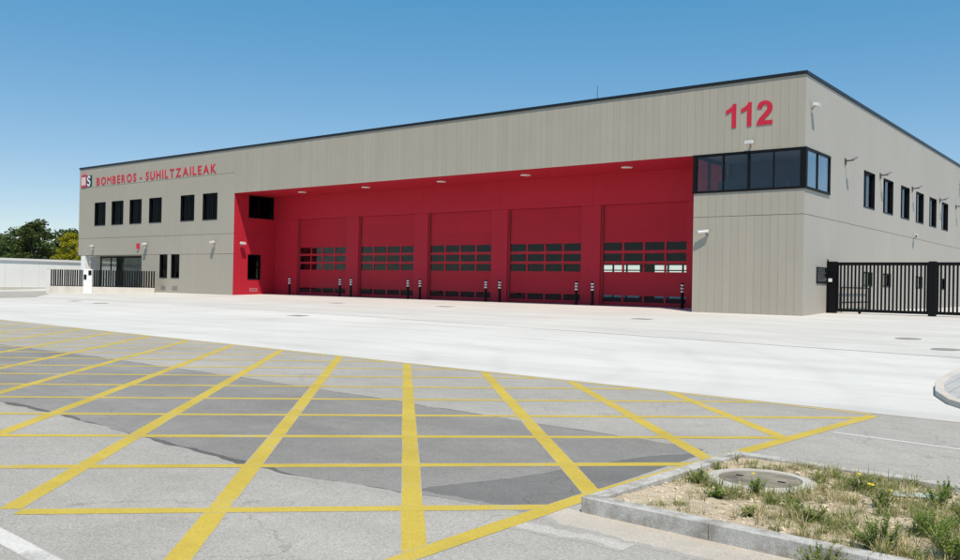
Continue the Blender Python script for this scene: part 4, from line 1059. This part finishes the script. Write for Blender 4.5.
tree(-127.0, 14.0, 8.5, 4.0, 'large dark pine at the far end of the tree row', M['pine'], 'pine', 9, 2600, .5)
tree(-107.5, 17.5, 8.0, 3.4, 'mid green tree between the rounded tree and the dark pines', M['broad'], 'broad', 31, 3000)
tree(-101.0, 21.5, 7.6, 3.0, 'olive pine peeking out behind the tall dark pine', M['pine'], 'pine', 32, 2600, .5)
hz_ = thing('white_house', 'white house with grey roof half hidden among the trees', 'house', (-124, 33, -.6), local=True)
link_local('wall', MB().box(-3, 3, -3, 3, 0, 4.6), M['white'], hz_)
link_local('roof', MB().add([(-3.3,-3.3,4.601),(3.3,-3.3,4.601),(3.3,3.3,4.601),(-3.3,3.3,4.601),(0,-3.3,6.0),(0,3.3,6.0)], [(0,1,4),(2,3,5),(1,2,5,4),(3,0,4,5),(0,3,2,1)]), M['lampgrey'], hz_)
for q in (-1.4, 1.4): link_local('window', MB().box(q - .5, q + .5, -3.03, -3.002, 2.6, 3.8), M['black'], hz_)
# far wooded hill
hv = []; nx_, ny_ = 40, 8
def zhill(u, v): return -.8 + 13.5 * math.sin(math.pi * min(1, v * .62 + .0)) * (.82 + .18 * nz(u * 9, v * 2, 1.0))
HA = Vector((-330, -20)); HB = Vector((-120, 190)); hd = (HB - HA); hn = Vector((-hd.y, hd.x)).normalized()
for i in range(nx_ + 1):
    for j in range(ny_ + 1):
        u, v = i / nx_, j / ny_; p = HA + hd * u + hn * (v * 120); hv.append((p.x, p.y, zhill(u, v)))
struct(MB().add(hv, [(i*(ny_+1)+j, (i+1)*(ny_+1)+j, (i+1)*(ny_+1)+j+1, i*(ny_+1)+j+1) for i in range(nx_) for j in range(ny_)]).build('hill', M['hill'], None, True))
wd2 = MB(); rg = random.Random(5)
for k in range(420):
    u, v = rg.random(), rg.uniform(.1, .98); p = HA + hd * u + hn * (v * 120); z = zhill(u, v); r = rg.uniform(1.6, 3.2); hh = rg.uniform(2.0, 4.2)
    for q in range(34):
        d = Vector((rg.gauss(0, 1), rg.gauss(0, 1), rg.gauss(0, 1))).normalized(); c = Vector((p.x + d.x*r, p.y + d.y*r, z + hh*.5 + d.z*hh*.55))
        a = Vector((rg.gauss(0, 1), rg.gauss(0, 1), rg.gauss(0, 1))).normalized() * 1.0; b = a.cross(d).normalized() * .7
        wd2.add([c - a*.6, c + b*.6, c + a*.6, c - b*.6], [(0, 1, 2, 3)])
tag(wd2.raw('far_woodland', M['forest']), 'distant wooded hillside above the yard wall', 'woodland', kind='stuff')
# greenery behind the hall, seen through the doors
tree(-30, 62, 6.5, 3.0, 'green tree behind the hall, glimpsed through the door panes', M['broad'], 'broad', 21, 1500)
tree(-22, 66, 6.0, 3.0, 'second green tree behind the hall, glimpsed through lower door panes', M['broad'], 'broad', 22, 1500)
